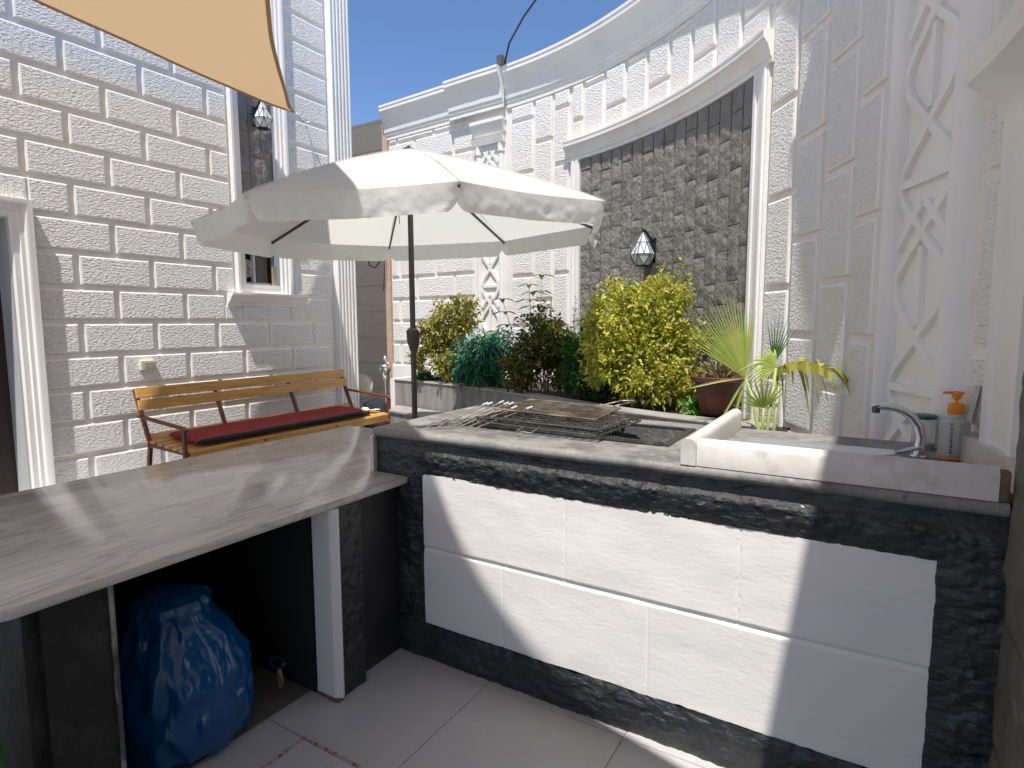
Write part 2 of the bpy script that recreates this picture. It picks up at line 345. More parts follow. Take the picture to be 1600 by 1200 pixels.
b.add([(hd, 5.8, 0), (-9, 5.8, 0), (-9, 5.8, HT), (hd, 5.8, HT)], [(0, 1, 2, 3)])
b.add([(hd, -5, HT), (hd, 5.8, HT), (-9, 5.8, HT), (-9, -5, HT)], [(0, 1, 2, 3)])
b.make('wall', M_groove, house)
b = B()
rows = [(.02+.3*k, .32+.3*k, k) for k in range(-1, 35)]
blocks_plane(b, lambda y, z, o: (hd+o, y, z), -5.0, 5.46, 0, HT, rows, ((5.0+2.55) % .64 and .64-((5.0+2.55) % .64), .64-((5.0+2.86) % .64)), .64,
             [(.86, 2.235, 0, 2.5), (4.05, 5.60, 1.82, 6.5), (3.93, 4.98, 1.69, 1.84)])
blocks_plane(b, lambda y, z, o: (hd+o, y, z), 4.84, 5.46, 1.82, 6.5, rows, (0, 0), .64, [])
b.make('wall_blocks', [M_house, M_smooth], house)
# fluted corner pilaster
def flute_profile(w, d, n):
    pr = [(0, 0), (d*.35, 0)]; q = []
    step = w/n
    for i in range(n):
        s0 = i*step
        q += [(d*(.55 if i in (0, n-1) else .75), s0+step*.06), (d, s0+step*.3), (d, s0+step*.62), (d*.6, s0+step*.8), (d*.45, s0+step*.95)]
    return [(0, 0)] + q + [(0, w)]
b = B()
pr = flute_profile(.34, .085, 6)
b.sweep([((hd, 5.47, z), (1, 0, 0), (0, 1, 0)) for z in (0, 2.0, 4.1, 6.2, HT)], pr)
for z in (.66, 1.9, 3.14, 4.38, 5.6):
    pass
b.make('corner_pilaster', M_smooth, house, smooth=35)
# door surround
dpr = [(0, 0), (.02, 0), (.035, .012), (.035, .05), (.055, .058), (.055, .085), (.075, .095), (.085, .115), (.085, .145), (0, .145)]
b = B()
b.sweep([((hd, 2.09, 0), (1, 0, 0), (0, 1, 0)), ((hd, 2.09, 2.36), (1, 0, 0), (0, 1, 1)), ((hd, 1.05, 2.36), (1, 0, 0), (0, -1, 1)), ((hd, 1.05, 0), (1, 0, 0), (0, -1, 0))], dpr)
b.make('door_surround', M_smooth, house, smooth=30)
b = B(); b.box(-6.24, hd+.012, 2.075, 2.09, 0, 2.345); b.box(-6.24, hd+.012, 1.05, 1.065, 0, 2.345); b.box(-6.24, hd+.012, 1.05, 2.09, 2.346, 2.36); b.make('door_reveal', M_reveal, house)
b = B(); b.box(-6.28, -6.245, 1.05, 2.09, 0, 2.36)
for z0, z1 in ((.15, .95), (1.1, 2.2)): b.box(-6.245, -6.235, 1.16, 1.52, z0, z1); b.box(-6.245, -6.235, 1.62, 1.98, z0, z1)
dr = b.make('door', M_door, house, bevel=.004)
b = B(); b.tube([(-6.235, 1.15, 1.05), (-6.19, 1.15, 1.05), (-6.19, 1.26, 1.05)], .009); h_ = b.make('handle', M_chrome, dr, smooth=True)
# window
b = B()
wpr = [(0, 0), (.015, 0), (.03, .01), (.03, .045), (.05, .052), (.05, .08), (.065, .088), (.075, .105), (.075, .13), (0, .13)]
for (y, sg) in ((WY0, -1), (WY1, 1)):
    b.sweep([((hd, y, 1.832), (1, 0, 0), (0, sg, 0)), ((hd, y, 6.3), (1, 0, 0), (0, sg, 0))], wpr)
b.make('window_surround', M_smooth, house, smooth=30)
spr = [(0, 1.69), (.03, 1.69), (.035, 1.71), (.05, 1.725), (.085, 1.76), (.10, 1.79), (.115, 1.795), (.125, 1.81), (.125, 1.832), (0, 1.832)]
b = B()
b.sweep([((hd, 3.96, 0), (1, 0, 0), (0, 0, 1)), ((hd, 4.98, 0), (1, 0, 0), (0, 0, 1))], spr)
b.make('window_sill', M_smooth, house, smooth=30)
b = B(); b.box(-6.25, hd+.014, WY0, WY1, 1.90, 1.935); b.box(-6.12, hd+.010, WY0+.002, WY1-.002, 1.833, 1.899)
b.make('window_ledge', M_smooth, house)
b = B(); b.box(-6.16, -6.12, WY0, WY0+.035, 1.936, 2.70); b.box(-6.16, -6.12, WY1-.035, WY1, 1.936, 2.70); b.box(-6.155, -6.125, WY0+.036, WY1-.036, 1.936, 1.966); b.box(-6.155, -6.125, WY0+.036, WY1-.036, 2.66, 2.70)
b.box(-6.158, -6.115, WY0+.17, WY0+.20, 1.967, 2.659)
wf = b.make('window_frame', M_alu, house)
b = B(); b.box(-6.145, -6.139, WY0+.201, WY1-.036, 1.967, 2.659); b.make('pane', M_glasspane, wf)
b = B(); b.box(-6.30, -6.29, WY0, WY1, 1.9, 2.72); b.make('window_backing', M_door, house)
b = B()  # extractor fan seen at the left of the window
for r_ in (.035, .055, .075, .095):
    b.tube([(-6.135+.012*math.cos(r_*10), WY0+.10+r_*math.cos(t), 2.12+r_*math.sin(t)) for t in [i*math.pi/12 for i in range(25)]], .004, 6, False)
for i in range(8):
    t = i*math.pi/4; b.bar((-6.135, WY0+.10, 2.12), (-6.13, WY0+.10+.095*math.cos(t), 2.12+.095*math.sin(t)), .004, .004)
b.make('extractor_fan', M_cream, house)
b = B(); b.box(-6.10, -6.085, WY1-.055, WY1-.002, 1.936, 2.16); b.make('wood_stop', mat('raw_wood', (0.42, 0.33, 0.20), 0.7), house)
# dark rock face panel above the window
def rockpanel(b, put, u0, u1, z0, z1, cols, rowh, amp, seed, n=(4, 9), joint=.006, uj=None):
    du = (u1-u0)/cols
    for i in range(cols):
        z = z0-(rowh*.5 if i % 2 else 0)-(0.07*((i*37) % 5)/5)
        while z < z1:
            uj_ = uj or joint; a0, a1 = u0+i*du+uj_/2, u0+(i+1)*du-uj_/2
            c0, c1 = max(z, z0)+joint/2, min(z+rowh, z1)-joint/2
            if c1-c0 > .03:
                sd = random.random()*50
                def f(s_, t_):
                    ed = min(s_, 1-s_)*6; et = min(t_, 1-t_)*9
                    e = min(1, ed)*min(1, et)
                    uu, zz = a0+(a1-a0)*s_, c0+(c1-c0)*t_
                    nn = fbm((i*.9+s_*.8, zz*6.0, sd), 1.7, 4)
                    return put(uu, zz, .010 if (s_ in (0, 1) or t_ in (0, 1)) else .012+amp*(.35+nn*.8)*e)
                b.grid(f, n[0], n[1])
                # skirt
                P4 = [put(a0, c0, 0), put(a1, c0, 0), put(a1, c1, 0), put(a0, c1, 0), put(a0, c0, .010), put(a1, c0, .010), put(a1, c1, .010), put(a0, c1, .010)]
                b.add(P4, [(0, 1, 5, 4), (1, 2, 6, 5), (2, 3, 7, 6), (3, 0, 4, 7)])
            z += rowh
b = B()
b.mi = 1; b.add([(-6.07, WY0, 2.70), (-6.07, WY1, 2.70), (-6.07, WY1, 6.3), (-6.07, WY0, 6.3)], [(0, 1, 2, 3)]); b.mi = 0
rockpanel(b, lambda u, z, o: (-6.07+o, u, z), WY0, WY1, 2.70, 6.3, 3, .46, .02, 3)
b.make('stone_panel', [M_darkstone, M_darkjoint], house, smooth=35)

# ------------------------------------------------------------------ curved courtyard wall
CX, CY, RR = -4.351, 1.482, 4.74
NWALL = Vector((.0943, 1.0)).normalized()
T88 = 87.0
def wr(th):   # radius with a slight flattening near the sink
    t = max(0.0, min(1.0, (22-th)/12)); return RR+.085*t*t*(3-2*t)
def CP(th, z, out=0.0):
    t = R(th); r_ = wr(th)-out; return Vector((CX+r_*math.cos(t), CY+r_*math.sin(t), z))
PF = CP(T88, 0); dirF = Vector((-1, .095, 0)).normalized(); nF = Vector((-.095, -1, 0)).normalized()
def FP(s_, z, out=0.0): return PF+dirF*s_+nF*out+Vector((0, 0, z))   # flat part, s_ metres to the left
FL = 1.74
PN = CP(4.5, 0); dirN = Vector((-.02, -1.55, 0)).normalized(); nN = Vector((-1.55, .02, 0)).normalized()
def NP(s_, z, out=0.0): return PN+dirN*s_+nN*out+Vector((0, 0, z))
ZT = 4.42
cw = thing('curved_wall', 'tall curved white block wall with moulded cornice, framing the courtyard on the right', 'wall', (-1.2, 4.8, 0))
PO = [0.0, .0]
b = B()
path = [FP(s_, 0) for s_ in (FL, 0.9)] + [CP(t, 0) for t in [T88-i*2.5 for i in range(34)]] + [NP(s_, 0) for s_ in (.6, 2.0, 4.5)]
outs = []
for i, q in enumerate(path):
    d = (path[min(i+1, len(path)-1)]-path[max(i-1, 0)]).normalized(); outs.append(Vector((-d.y, d.x, 0)))
b.sweep([(q, o, (0, 0, 1)) for q, o in zip(path, outs)], [(0, 0), (0, ZT), (.28, ZT), (.28, 0)])
b.make('wall', M_groove, cw, smooth=50)
sgn = -1.0
# blocks
b = B()
DEP, GAP, CH = .025, .040, .014
def ublock(b, PT, u0, u1, z0, z1, k, dep=DEP, ch=CH, nu=2):
    """k = metres per unit of u"""
    c = ch/k; e = .003/k
    us0 = [u0+(u1-u0)*i/nu for i in range(nu+1)]
    rings = []
    for (du, dz, o) in ((0, 0, 0), (e, .003, dep-.006), (c, ch, dep)):
        lo = [PT(u0+du+(u1-u0-2*du)*i/nu, z0+dz, o) for i in range(nu+1)]
        hi = [PT(u0+du+(u1-u0-2*du)*i/nu, z1-dz, o) for i in range(nu+1)]
        rings.append(lo+hi[::-1])
    n = len(rings[0]); vs = sum(rings, []); fs = []
    for r_ in range(2):
        for i in range(n):
            j = (i+1) % n; fs.append((r_*n+i, r_*n+j, (r_+1)*n+j, (r_+1)*n+i))
    b.mi = 1; b.add(vs, fs); b.mi = 0
    b.add(vs[2*n:], [(i, i+1, n-2-i, n-1-i) for i in range(nu)])
kdeg = RR*math.pi/180
ZB = ZT-.43
def columns(grooves, z0, z1, phases, per=.588):
    for i in range(len(grooves)-1):
        t1, t0 = grooves[i], grooves[i+1]
        ph = phases[i % len(phases)]
        z = ph-per*12
        while z < z1:
            c0, c1 = max(z, z0), min(z+per, z1)
            if c1-c0 > .06: ublock(b, CP, t0+GAP/2/kdeg, t1-GAP/2/kdeg, c0+GAP/2, c1-GAP/2, kdeg)
            z += per
columns([82.6, 78.3, 74.8, 71.8], .02, ZB, (3.22, 3.52))
columns([71.6, 69.4, 65.7, 62.05, 58.4, 54.6, 51.0, 47.25, 43.25, 39.0], 3.425, ZB, (3.62, 3.92))
columns([38.6, 34.7, 30.6, 26.3, 22.9], .02, ZB, (2.31, 2.005))
columns([13.9, 11.6], 1.12, ZB, (1.99,)); 
columns([11.4, 9.2, 6.6], 2.42, ZB, (2.31, 2.005))
for (s0, s1, k_) in [(0.20, FL, 0)]:
    for k in range(0, 14):
        za, zb = .02+.3*k-.0, .32+.3*k
        if za > ZB: continue
        s_ = s0-(0 if k % 2 else .34)
        while s_ < s1:
            q0, q1 = max(s_, s0), min(s_+.68, s1)
            if q1-q0 > .07: ublock(b, FP, q0+GAP/2, q1-GAP/2, za+GAP/2, min(zb, ZB)-GAP/2, 1.0)
            s_ += .68
for (s0, s1) in [(0.3, 4.4)]:
    for k in range(8, 14):
        s_ = s0
        while s_ < s1: ublock(b, NP, s_+.02, min(s_+.6, s1)-.02, .02+.3*k+.018, min(.32+.3*k, ZB)-.018, 1.0); s_ += .6
b.make('wall_blocks', [M_block, M_smooth], cw, smooth=25)
# cornice: follows the wall, breaking forward over the pilaster
cpr = [(0, -.43), (.035, -.43), (.035, -.385), (.05, -.375), (.05, -.345), (.07, -.335), (.075, -.30), (.08, -.25), (.10, -.19), (.145, -.12), (.19, -.085), (.20, -.075), (.20, -.035), (.21, -.028), (.21, 0), (0, 0)]
def frames_c(ths, o=0): return [(CP(t, ZT, o), (CP(t, 0, 1)-CP(t, 0, 0)).normalized(), (0, 0, 1)) for t in ths]
cpr = [(q*.66, z) for q, z in cpr]
b = B()
b.sweep([(FP(s_, ZT, 0), nF, (0, 0, 1)) for s_ in (FL+.04, .52)], cpr)
b.sweep([(FP(s_, ZT, .075), nF, (0, 0, 1)) for s_ in (.52, 0.0)]+frames_c([86, 84.6, 83.2], .075), cpr)
b.sweep(frames_c([83.2-i*2.0 for i in range(28)]+[26.2]), cpr)
b.sweep(frames_c([26.2-i*2.0 for i in range(7)]+[12.9], .06), cpr)
b.sweep(frames_c([12.9, 11, 9, 7, 5.0])+[(NP(s_, ZT), nN, (0, 0, 1)) for s_ in (.3, 2, 4.5)], cpr)
b.make('cornice', M_smooth, cw, smooth=28)
b = B()
b.box(-.1, .1, -.1, .1, 0, .01)
# header over the stone panel
hpr = [(0, 0), (.03, 0), (.03, .03), (.042, .04), (.05, .07), (.062, .11), (.088, .145), (.096, .15), (.096, .185), (.10, .19), (.10, .205), (0, .205)]
b = B()
b.sweep([(CP(t, 3.205), (CP(t, 0, 1)-CP(t, 0, 0)).normalized(), (0, 0, 1)) for t in [72.3-i*(72.3-38.4)/17 for i in range(18)]], hpr)
b.make('panel_header', M_smooth, cw, smooth=28)
b = B()
def jamb(t0, t1, z0, z1, o=.05):
    k = kdeg
    pr = [(0, 0), (o*.7, 0), (o*.7, .012), (o, .02), (o, .05), (o*.8, .058), (o*.8, .075)]
    n = len(pr)
    P_ = []
    w_ = (t0-t1)*k
    for z in (z0, z1):
        for (q, s_) in pr+[(q, w_-s_) for (q, s_) in pr[::-1]]: P_.append(CP(t0-s_/k, z, q))
    m_ = len(P_)//2; fs = [(i, (i+1) % m_, m_+(i+1) % m_, m_+i) for i in range(m_)]+[tuple(range(m_)), tuple(range(m_, 2*m_))]
    b.add(P_, fs)
jamb(71.5, 69.95, .6, 3.204); jamb(40.9, 38.8, .6, 3.204); 
b.make('panel_jamb', M_smooth, cw, smooth=28)
b = B()
b.mi = 1; b.grid(lambda s_, t_: CP(69.9-(69.9-40.95)*s_, .6+(3.2-.6)*t_, .004), 24, 1); b.mi = 0
rockpanel(b, lambda u, z, o: CP(-u, z, o+.005), -69.9, -40.95, .62, 3.2, 16, .41, .012, 5, n=(6, 16), joint=.006, uj=.14)
b.make('stone_panel', [M_darkstone, M_darkjoint], cw, smooth=40)
# arabesque pilasters
def pilaster(PT, uc, hw, k, z0, z1, colr, ph=0.0, nm='pilaster', mid=.62):
    col = B()
    for sg in (-1, 1):
        u = uc+sg*hw/k
        pr = [(-colr, 0), (-colr*.9, colr*.55), (-colr*.5, colr*.95), (0, colr*1.1), (colr*.5, colr*.95), (colr*.9, colr*.55), (colr, 0)]
        vs = [PT(u+q/k, z, o) for z in (z0, z1) for (q, o) in pr]; n = len(pr)
        col.add(vs, [(i, i+1, n+i+1, n+i) for i in range(n-1)])
        for zz, hh, ex in ((z0, .16, 1.22), (z1-.10, .10, 1.25)):
            vs = [PT(u+q*ex/k, z, o*ex) for z in (zz, zz+hh) for (q, o) in pr]
            col.add(vs, [(i, i+1, n+i+1, n+i) for i in range(n-1)]+[tuple(range(n)), tuple(range(n, 2*n))])
    col.make('half_column', M_smooth, cw, smooth=60)
    lat = B()
    # smooth back panel
    lat.grid(lambda s_, t_: PT(uc+(s_*2-1)*hw/k, z0+(z1-z0)*t_, .006), 4, 1)
    iw = hw-colr*.85; per = .86
    def strip(fn, t0, t1, n, wd=.034, th=.028):
        prev = None; pts = []
        for i in range(n+1):
            t_ = t0+(t1-t0)*i/n; pts.append(fn(t_))
        for i in range(n):
            (xa, za), (xb, zb) = pts[i], pts[i+1]
            if zb < z0 or za > z1 or za < z0 or zb > z1: continue
            if max(abs(xa), abs(xb)) > iw+.005: continue
            dx, dz = xb-xa, zb-za; l = math.hypot(dx, dz) or 1e-6; px, pz = -dz/l*wd/2, dx/l*wd/2
            q = [(xa-px, za-pz), (xa+px, za+pz), (xb+px, zb+pz), (xb-px, zb-pz)]
            lat.hexa([PT(uc+x/k, z, .0065) for x, z in q]+[PT(uc+x/k, z, th) for x, z in q])
    for c in range(-1, int((z1-z0)/per)+2):
        zc = z0+ph+c*per
        for sg in (-1, 1):
            strip(lambda t, s=sg: (s*iw*.96*math.copysign(abs(math.sin(t))**1.25, math.sin(t)), zc+per*t/(2*math.pi)), 0, 2*math.pi, 26)
            strip(lambda t, s=sg: (s*iw*(.95-.85*t), zc+per*.25-.26+.16*t), 0, 1, 3)
        strip(lambda t: (iw*(t*2-1), zc+per*.25+.0*t), 0, 1, 5)
        strip(lambda t: (iw*.5*math.sin(t*math.pi)*0-iw*.0, zc+per*.75-.16+.32*t), 0, 1, 2, .03)
    lat.make('lattice', M_smooth, cw, smooth=20)
pilaster(CP, 18.2, .245, kdeg, .62, ZB+.01, .058, ph=.38)
pilaster(lambda u, z, o: FP(u, z, o) if u > 0 else CP(T88+u/kdeg, z, o), -.045, .17, 1.0, .62, 3.62, .040, ph=.25)
b = B()
def LP(u, z, o): return FP(u, z, o) if u > 0 else CP(T88+u/kdeg, z, o)
for (z0, z1, o0, o1, w_) in ((3.62, 3.70, .055, .075, .23), (3.74, 3.86, .05, .09, .24), (3.86, 3.90, .095, .095, .25)):
    vs = []
    for z, o in ((z0, o0), (z1, o1)):
        for i in range(7): vs.append(LP(-.045-w_+2*w_*i/6, z, o))
        for i in range(6, -1, -1): vs.append(LP(-.045-w_+2*w_*i/6, z, 0))
    b.add(vs, [(i, (i+1) % 14, 14+(i+1) % 14, 14+i) for i in range(14)]+[tuple(range(14)), tuple(range(14, 28))])
b.make('pilaster_capital', M_smooth, cw)
# white plinth at the foot, seen above the planter
b = B(); b.sweep([(FP(s_, 0, 0), nF, (0, 0, 1)) for s_ in (FL, .22)], [(0, .5), (.03, .5), (.03, .9), (0, .92)]); b.make('plinth', M_smooth, cw)
# second stone panel next to the sink, with its surround and header
b = B(); jamb(11.45, 8.1, .6, 2.12, .07); b.make('door_jamb', M_smooth, cw, smooth=28)
h2 = [(0, 0), (.05, 0), (.055, .03), (.07, .06), (.11, .10), (.15, .13), (.155, .16), (.16, .17), (.16, .20), (0, .20)]
b = B()
b.sweep([(CP(t, 2.121), (CP(t, 0, 1)-CP(t, 0, 0)).normalized(), (0, 0, 1)) for t in (12.1, 10, 8, 6, 4.6)]+[(NP(s_, 2.121), nN, (0, 0, 1)) for s_ in (.4, 1.4)], h2)
b.make('door_header', M_smooth, cw, smooth=28)
b = B()
rockpanel(b, lambda u, z, o: CP(-u, z, o+.005), -8.05, -4.5, .0, 2.12, 2, .36, .02, 9, n=(6, 12), uj=.08)
rockpanel(b, lambda u, z, o: NP(u, z, o+.005), 0.0, 1.25, .0, 2.12, 8, .36, .02, 9, n=(6, 12))
b.make('side_stone_panel', mat('mossy_grey_rock', (0.13, 0.125, 0.10), 0.7, var=[(5, U, (0.06, 0.06, 0.045), 0.4, 0.7), (16, U, (0.22, 0.20, 0.16), 0.55, 0.75)], bump=[('fine', 30, U, 0.01)]), cw, smooth=35)

# tan wall at the end of the passage, with its lit post
tw = thing('tan_wall', 'tan tiled wall in shadow at the end of the passage beside the house corner', 'wall', (-6.6, 7.2, 0))
b = B(); b.box(-9, -5.2, 7.2, 7.4, 0, 4.66); tb = b.make('wall', M_tan, tw)
b = B()
for k in range(1, 12): b.box(-9, -5.2, 7.194, 7.2, .42*k-.004, .42*k+.004)
b.make('joint', mat('dark_tan_joint', (0.55, 0.43, 0.33), 0.8), tw)
q0 = FP(FL+.045, 0); post = thing('gate_post', 'narrow pinkish stone post in sun at the left end of the curved wall', 'post', (q0.x, q0.y, 0))
b = B()
for k in range(10):
    vs = [FP(FL+.002, .42*k+.002, .03), FP(FL+.105, .42*k+.002, .03), FP(FL+.105, .42*k+.002, -.25), FP(FL+.002, .42*k+.002, -.25)]
    b.hexa(vs+[q+Vector((0, 0, .416)) for q in vs])
b.make('shaft', M_pink, post)
# water pipe with a tap, fixed to the post
wp = thing('water_pipe', 'bare steel standpipe with tap fixed low on the pinkish post', 'pipe', (q0.x, q0.y-.1, 0))
c_ = FP(FL+.10, 0, .09)
b = B(); b.tube([c_+Vector((0, 0, .05)), c_+Vector((0, 0, .86)), c_+Vector((.02, 0, .92)), c_+Vector((.07, .02, .93))], .014, 8); b.make('pipe', M_inox, wp, smooth=True)
b = B(); b.tube([c_+Vector((.03, -.02, .95)), c_+Vector((.03, -.02, 1.03))], [.03, .012], 8); b.tube([c_+Vector((-.03, -.03, .88)), c_+Vector((.06, -.03, .88))], [.03, .026], 8); b.tube([c_+Vector((-.03, -.03, .88)), c_+Vector((-.05, -.05, .82))], .014, 8); b.make('tap', M_inox, wp, smooth=True)
b = B(); b.grid(lambda s_, t_: c_+Vector((.02+.05*s_+.012*math.sin(9*t_), -.05+.02*math.sin(7*s_+4*t_), .86-.16*t_)), 6, 8); b.make('rag', mat('white_rag', (0.6, 0.58, 0.54), 0.9), wp, smooth=True)

# ------------------------------------------------------------------ planter
PL = [(-4.735, 5.182), (-4.3, 5.11), (-3.84, 5.02), (-3.35, 4.88), (-2.86, 4.71), (-2.44, 4.53), (-2.02, 4.33), (-1.70, 4.20), (-1.40, 4.10), (-1.16, 4.03), (-.93, 3.985), (-.69, 3.97), (-.50, 3.96)]
pl = thing('planter', 'long curved planter wall in grey vein-cut tile with coping, holding the shrubs', 'planter', (-2.8, 4.7, 0))
def psweep(name, prof, m):
    b = B(); fr = []
    for i, q in enumerate(PL):
        q = Vector((q[0], q[1], 0)); d = Vector((*PL[min(i+1, len(PL)-1)], 0))-Vector((*PL[max(i-1, 0)], 0)); d.normalize()
        fr.append((q, (d.y, -d.x, 0), (0, 0, 1)))
    b.sweep(fr, prof); return b.make(name, m, pl, smooth=30)
psweep('front', [(-.11, 0), (0, 0), (0, .829), (-.11, .829)], M_planter)
psweep('coping', [(-.14, .83), (.008, .83), (.012, .84), (.008, .85), (-.14, .85)], M_plantertop)
b = B(); b.hexa([(-4.83, 5.21, 0), (-4.737, 5.20, 0), (-4.737, 6.25, 0), (-4.83, 6.25, 0), (-4.83, 5.21, .845), (-4.737, 5.20, .845), (-4.737, 6.25, .845), (-4.83, 6.25, .845)]); b.make('end_panel', M_smooth, pl)
# soil follows between planter front and wall
b = B()
top = []
for i, q in enumerate(PL):
    x, y = q; dx, dy = x-CX, y-CY; th = math.degrees(math.atan2(dy, dx)); e = CP(th, 0, .0) if th < T88 else Vector((x-.05, 6.28, 0))
    top.append((Vector((x, y+.10, .80)), Vector((e.x, e.y, .80))))
for i in range(len(top)-1):
    a_, b_ = top[i], top[i+1]
    b.grid(lambda s_, t_: (a_[0].lerp(b_[0], s_)).lerp(a_[1].lerp(b_[1], s_), t_)+Vector((0, 0, .03*fbm((a_[0].x+s_*.4, t_*1.3, 0), 5))), 4, 10)
structure(b.make('soil', M_soil), 'stuff')
# low tiled step before the planter
st = thing('tiled_step', 'low grey tiled block below the left end of the planter', 'step', (-4.3, 4.9, 0))
b = B(); b.hexa([(-4.45, 4.79, 0), (-3.3, 4.50, 0), (-3.30, 4.84, 0), (-4.64, 5.13, 0), (-4.45, 4.79, .535), (-3.3, 4.50, .535), (-3.30, 4.84, .535), (-4.64, 5.13, .535)]); b.make('body', M_planter, st)
b = B(); b.hexa([(-4.46, 4.775, .536), (-3.3, 4.485, .536), (-3.30, 4.84, .536), (-4.65, 5.13, .536), (-4.46, 4.775, .556), (-3.3, 4.485, .556), (-3.30, 4.84, .556), (-4.65, 5.13, .556)]); b.make('top_tile', M_plantertop, st)

# ------------------------------------------------------------------ plants
def leaf(b, p, d, n, L, W, droop=.15, fold=.25):
    """a folded pointed leaf of six vertices"""
    d = Vector(d).normalized(); n = Vector(n); s_ = d.cross(n)
    if s_.length < 1e-3: s_ = d.orthogonal()
    s_.normalize(); n = s_.cross(d).normalized(); dn = Vector((0, 0, -1))
    p = Vector(p); m1 = p+d*L*.35+dn*L*droop*.2; m2 = p+d*L*.7+dn*L*droop*.6; tip = p+d*L+dn*L*droop
    up_ = n*W*fold
    b.add([p, m1+s_*W/2+up_, m1-s_*W/2+up_, m1, m2+s_*W*.38+up_, m2-s_*W*.38+up_, m2, tip],
          [(0, 1, 3), (0, 3, 2), (1, 4, 6, 3), (3, 6, 5, 2), (4, 7, 6), (6, 7, 5)])
def rdir(zb=0.0):
    while True:
        v = Vector((random.uniform(-1, 1), random.uniform(-1, 1), random.uniform(-1, 1)))
        if .1 < v.length < 1: v.normalize(); v.z += zb; return v.normalized()
def shrub(name, label, base, lobes, ntwig, nleaf, L, W, lm, droop=.3, zb=.1, twm=None, cat='shrub', spread=.12, inner=.25, stems=7, over=.10):
    """lobes: list of (dx, dy, z, rx, ry, rz) masses; leaves sit along twigs that end in the lobes"""
    t = thing(name, label, cat, base, 'shrubs and plants in the planter'); bx = Vector(base)
    lb = B(); tb_ = B()
    vol = [l[3]*l[4]*l[5] for l in lobes]
    for i in range(ntwig):
        l = random.choices(lobes, vol)[0]
        d = rdir(); rad = (inner+(1-inner)*random.random()**.45)*(1+(over*2.2*random.random() if random.random() < .25 else 0))
        end = bx+Vector((l[0]+d.x*l[3]*rad, l[1]+d.y*l[4]*rad, l[2]+d.z*l[5]*rad))
        if end.z < bx.z+.03: end.z = bx.z+.03+random.random()*.1
        out = (end-(bx+Vector((l[0], l[1], l[2]*.7)))).normalized()
        tl = random.uniform(.07, .16); st_ = end-out*tl
        if i < stems*6 or random.random() < .3: tb_.tube([st_, end], [.0028, .0012], 4, False)
        nl = int(nleaf*random.uniform(.6, 1.4))
        for j in range(nl):
            f = j/nl; pp = st_.lerp(end, f)+rdir()*spread*random.random()*.35
            ld = (out*.6+rdir(zb)*1.0).normalized()
            k = random.uniform(.65, 1.25); leaf(lb, pp, ld, rdir(.5), L*k, W*k, droop*random.random()*2)
    for i in range(stems):
        l = random.choice(lobes); e = bx+Vector((l[0]+random.uniform(-.6, .6)*l[3], l[1]+random.uniform(-.6, .6)*l[4], l[2]+random.uniform(-.2, .7)*l[5]))
        s0 = bx+Vector((random.uniform(-.06, .06), random.uniform(-.06, .06), -.03))
        tb_.tube([s0, s0.lerp(e, .4)+Vector((random.uniform(-.04, .04), random.uniform(-.04, .04), .06)), s0.lerp(e, .75)+Vector((random.uniform(-.03, .03), 0, .04)), e], [.009, .006, .004, .002], 5, False)
    tb_.make('stem', twm or M_twig, t); lb.make('foliage', lm, t); return t
# big yellow shrub; view lateral axis is (.855,.518), depth axis (-.518,.855)
def ax(l, d): return (.855*l-.518*d, .518*l+.855*d)
def lobe(l, d, z, rl, rd, rz): x, y = ax(l, d); return (x, y, z, (rl+rd)/2, (rl+rd)/2, rz)
shrub('shrub', 'large dense yellow green shrub against the grey stone panel', (-1.585, 4.66, .80),
      [lobe(-.20, .0, .72, .30, .28, .34), lobe(.12, .05, .80, .32, .28, .32), lobe(.30, .0, .55, .24, .25, .28), lobe(-.32, -.02, .42, .20, .22, .26), lobe(.0, -.12, .35, .38, .25, .30), lobe(.28, -.10, .22, .24, .22, .2), lobe(-.12, .05, .98, .12, .12, .12), lobe(.36, .05, 1.0, .10, .1, .08), lobe(-.42, 0, .85, .10, .1, .14)],
      760, 14, .050, .022, L_yellow, droop=.35, spread=.20, over=.22)
shrub('shrub', 'loose pale yellow shrub at the left end of the planter, behind the umbrella pole', (-4.0, 5.22, .80),
      [lobe(.0, .0, .66, .30, .24, .32), lobe(.22, .0, .84, .22, .18, .22), lobe(-.22, -.0, .54, .20, .18, .22), lobe(.08, -.05, .28, .36, .24, .24), lobe(-.32, 0, .34, .12, .1, .14)],
      560, 11, .052, .024, L_pale, droop=.3, inner=.1)
shrub('shrub', 'blue green shrub with long narrow leaves left of the dark olive shrub', (-3.40, 5.07, .80),
      [lobe(0, 0, .45, .30, .2, .22), lobe(-.20, 0, .36, .18, .15, .22), lobe(.20, 0, .44, .20, .15, .22), lobe(.0, .05, .2, .32, .15, .2)],
      270, 12, .10, .020, L_blue, droop=.7, zb=.0, stems=14, twm=M_paletwig)
shrub('shrub', 'dark olive shrub in the middle of the planter, shaded low down', (-2.64, 4.95, .80),
      [lobe(0, 0, .52, .32, .25, .30), lobe(.22, -.05, .35, .26, .22, .28), lobe(-.22, -.05, .28, .26, .22, .26), lobe(.3, -.05, .2, .3, .2, .2), lobe(.02, 0, .78, .16, .12, .12)],
      720, 12, .048, .022, L_olive, droop=.3)
shrub('shrub', 'deep green shrub squeezed between the olive and the large yellow shrub', (-2.20, 4.87, .80),
      [lobe(0, 0, .45, .24, .2, .27), lobe(.05, -.08, .20, .30, .2, .20), lobe(.12, .1, .64, .14, .12, .14), lobe(.3, -.1, .12, .3, .15, .12)],
      480, 11, .042, .024, L_green, droop=.25)
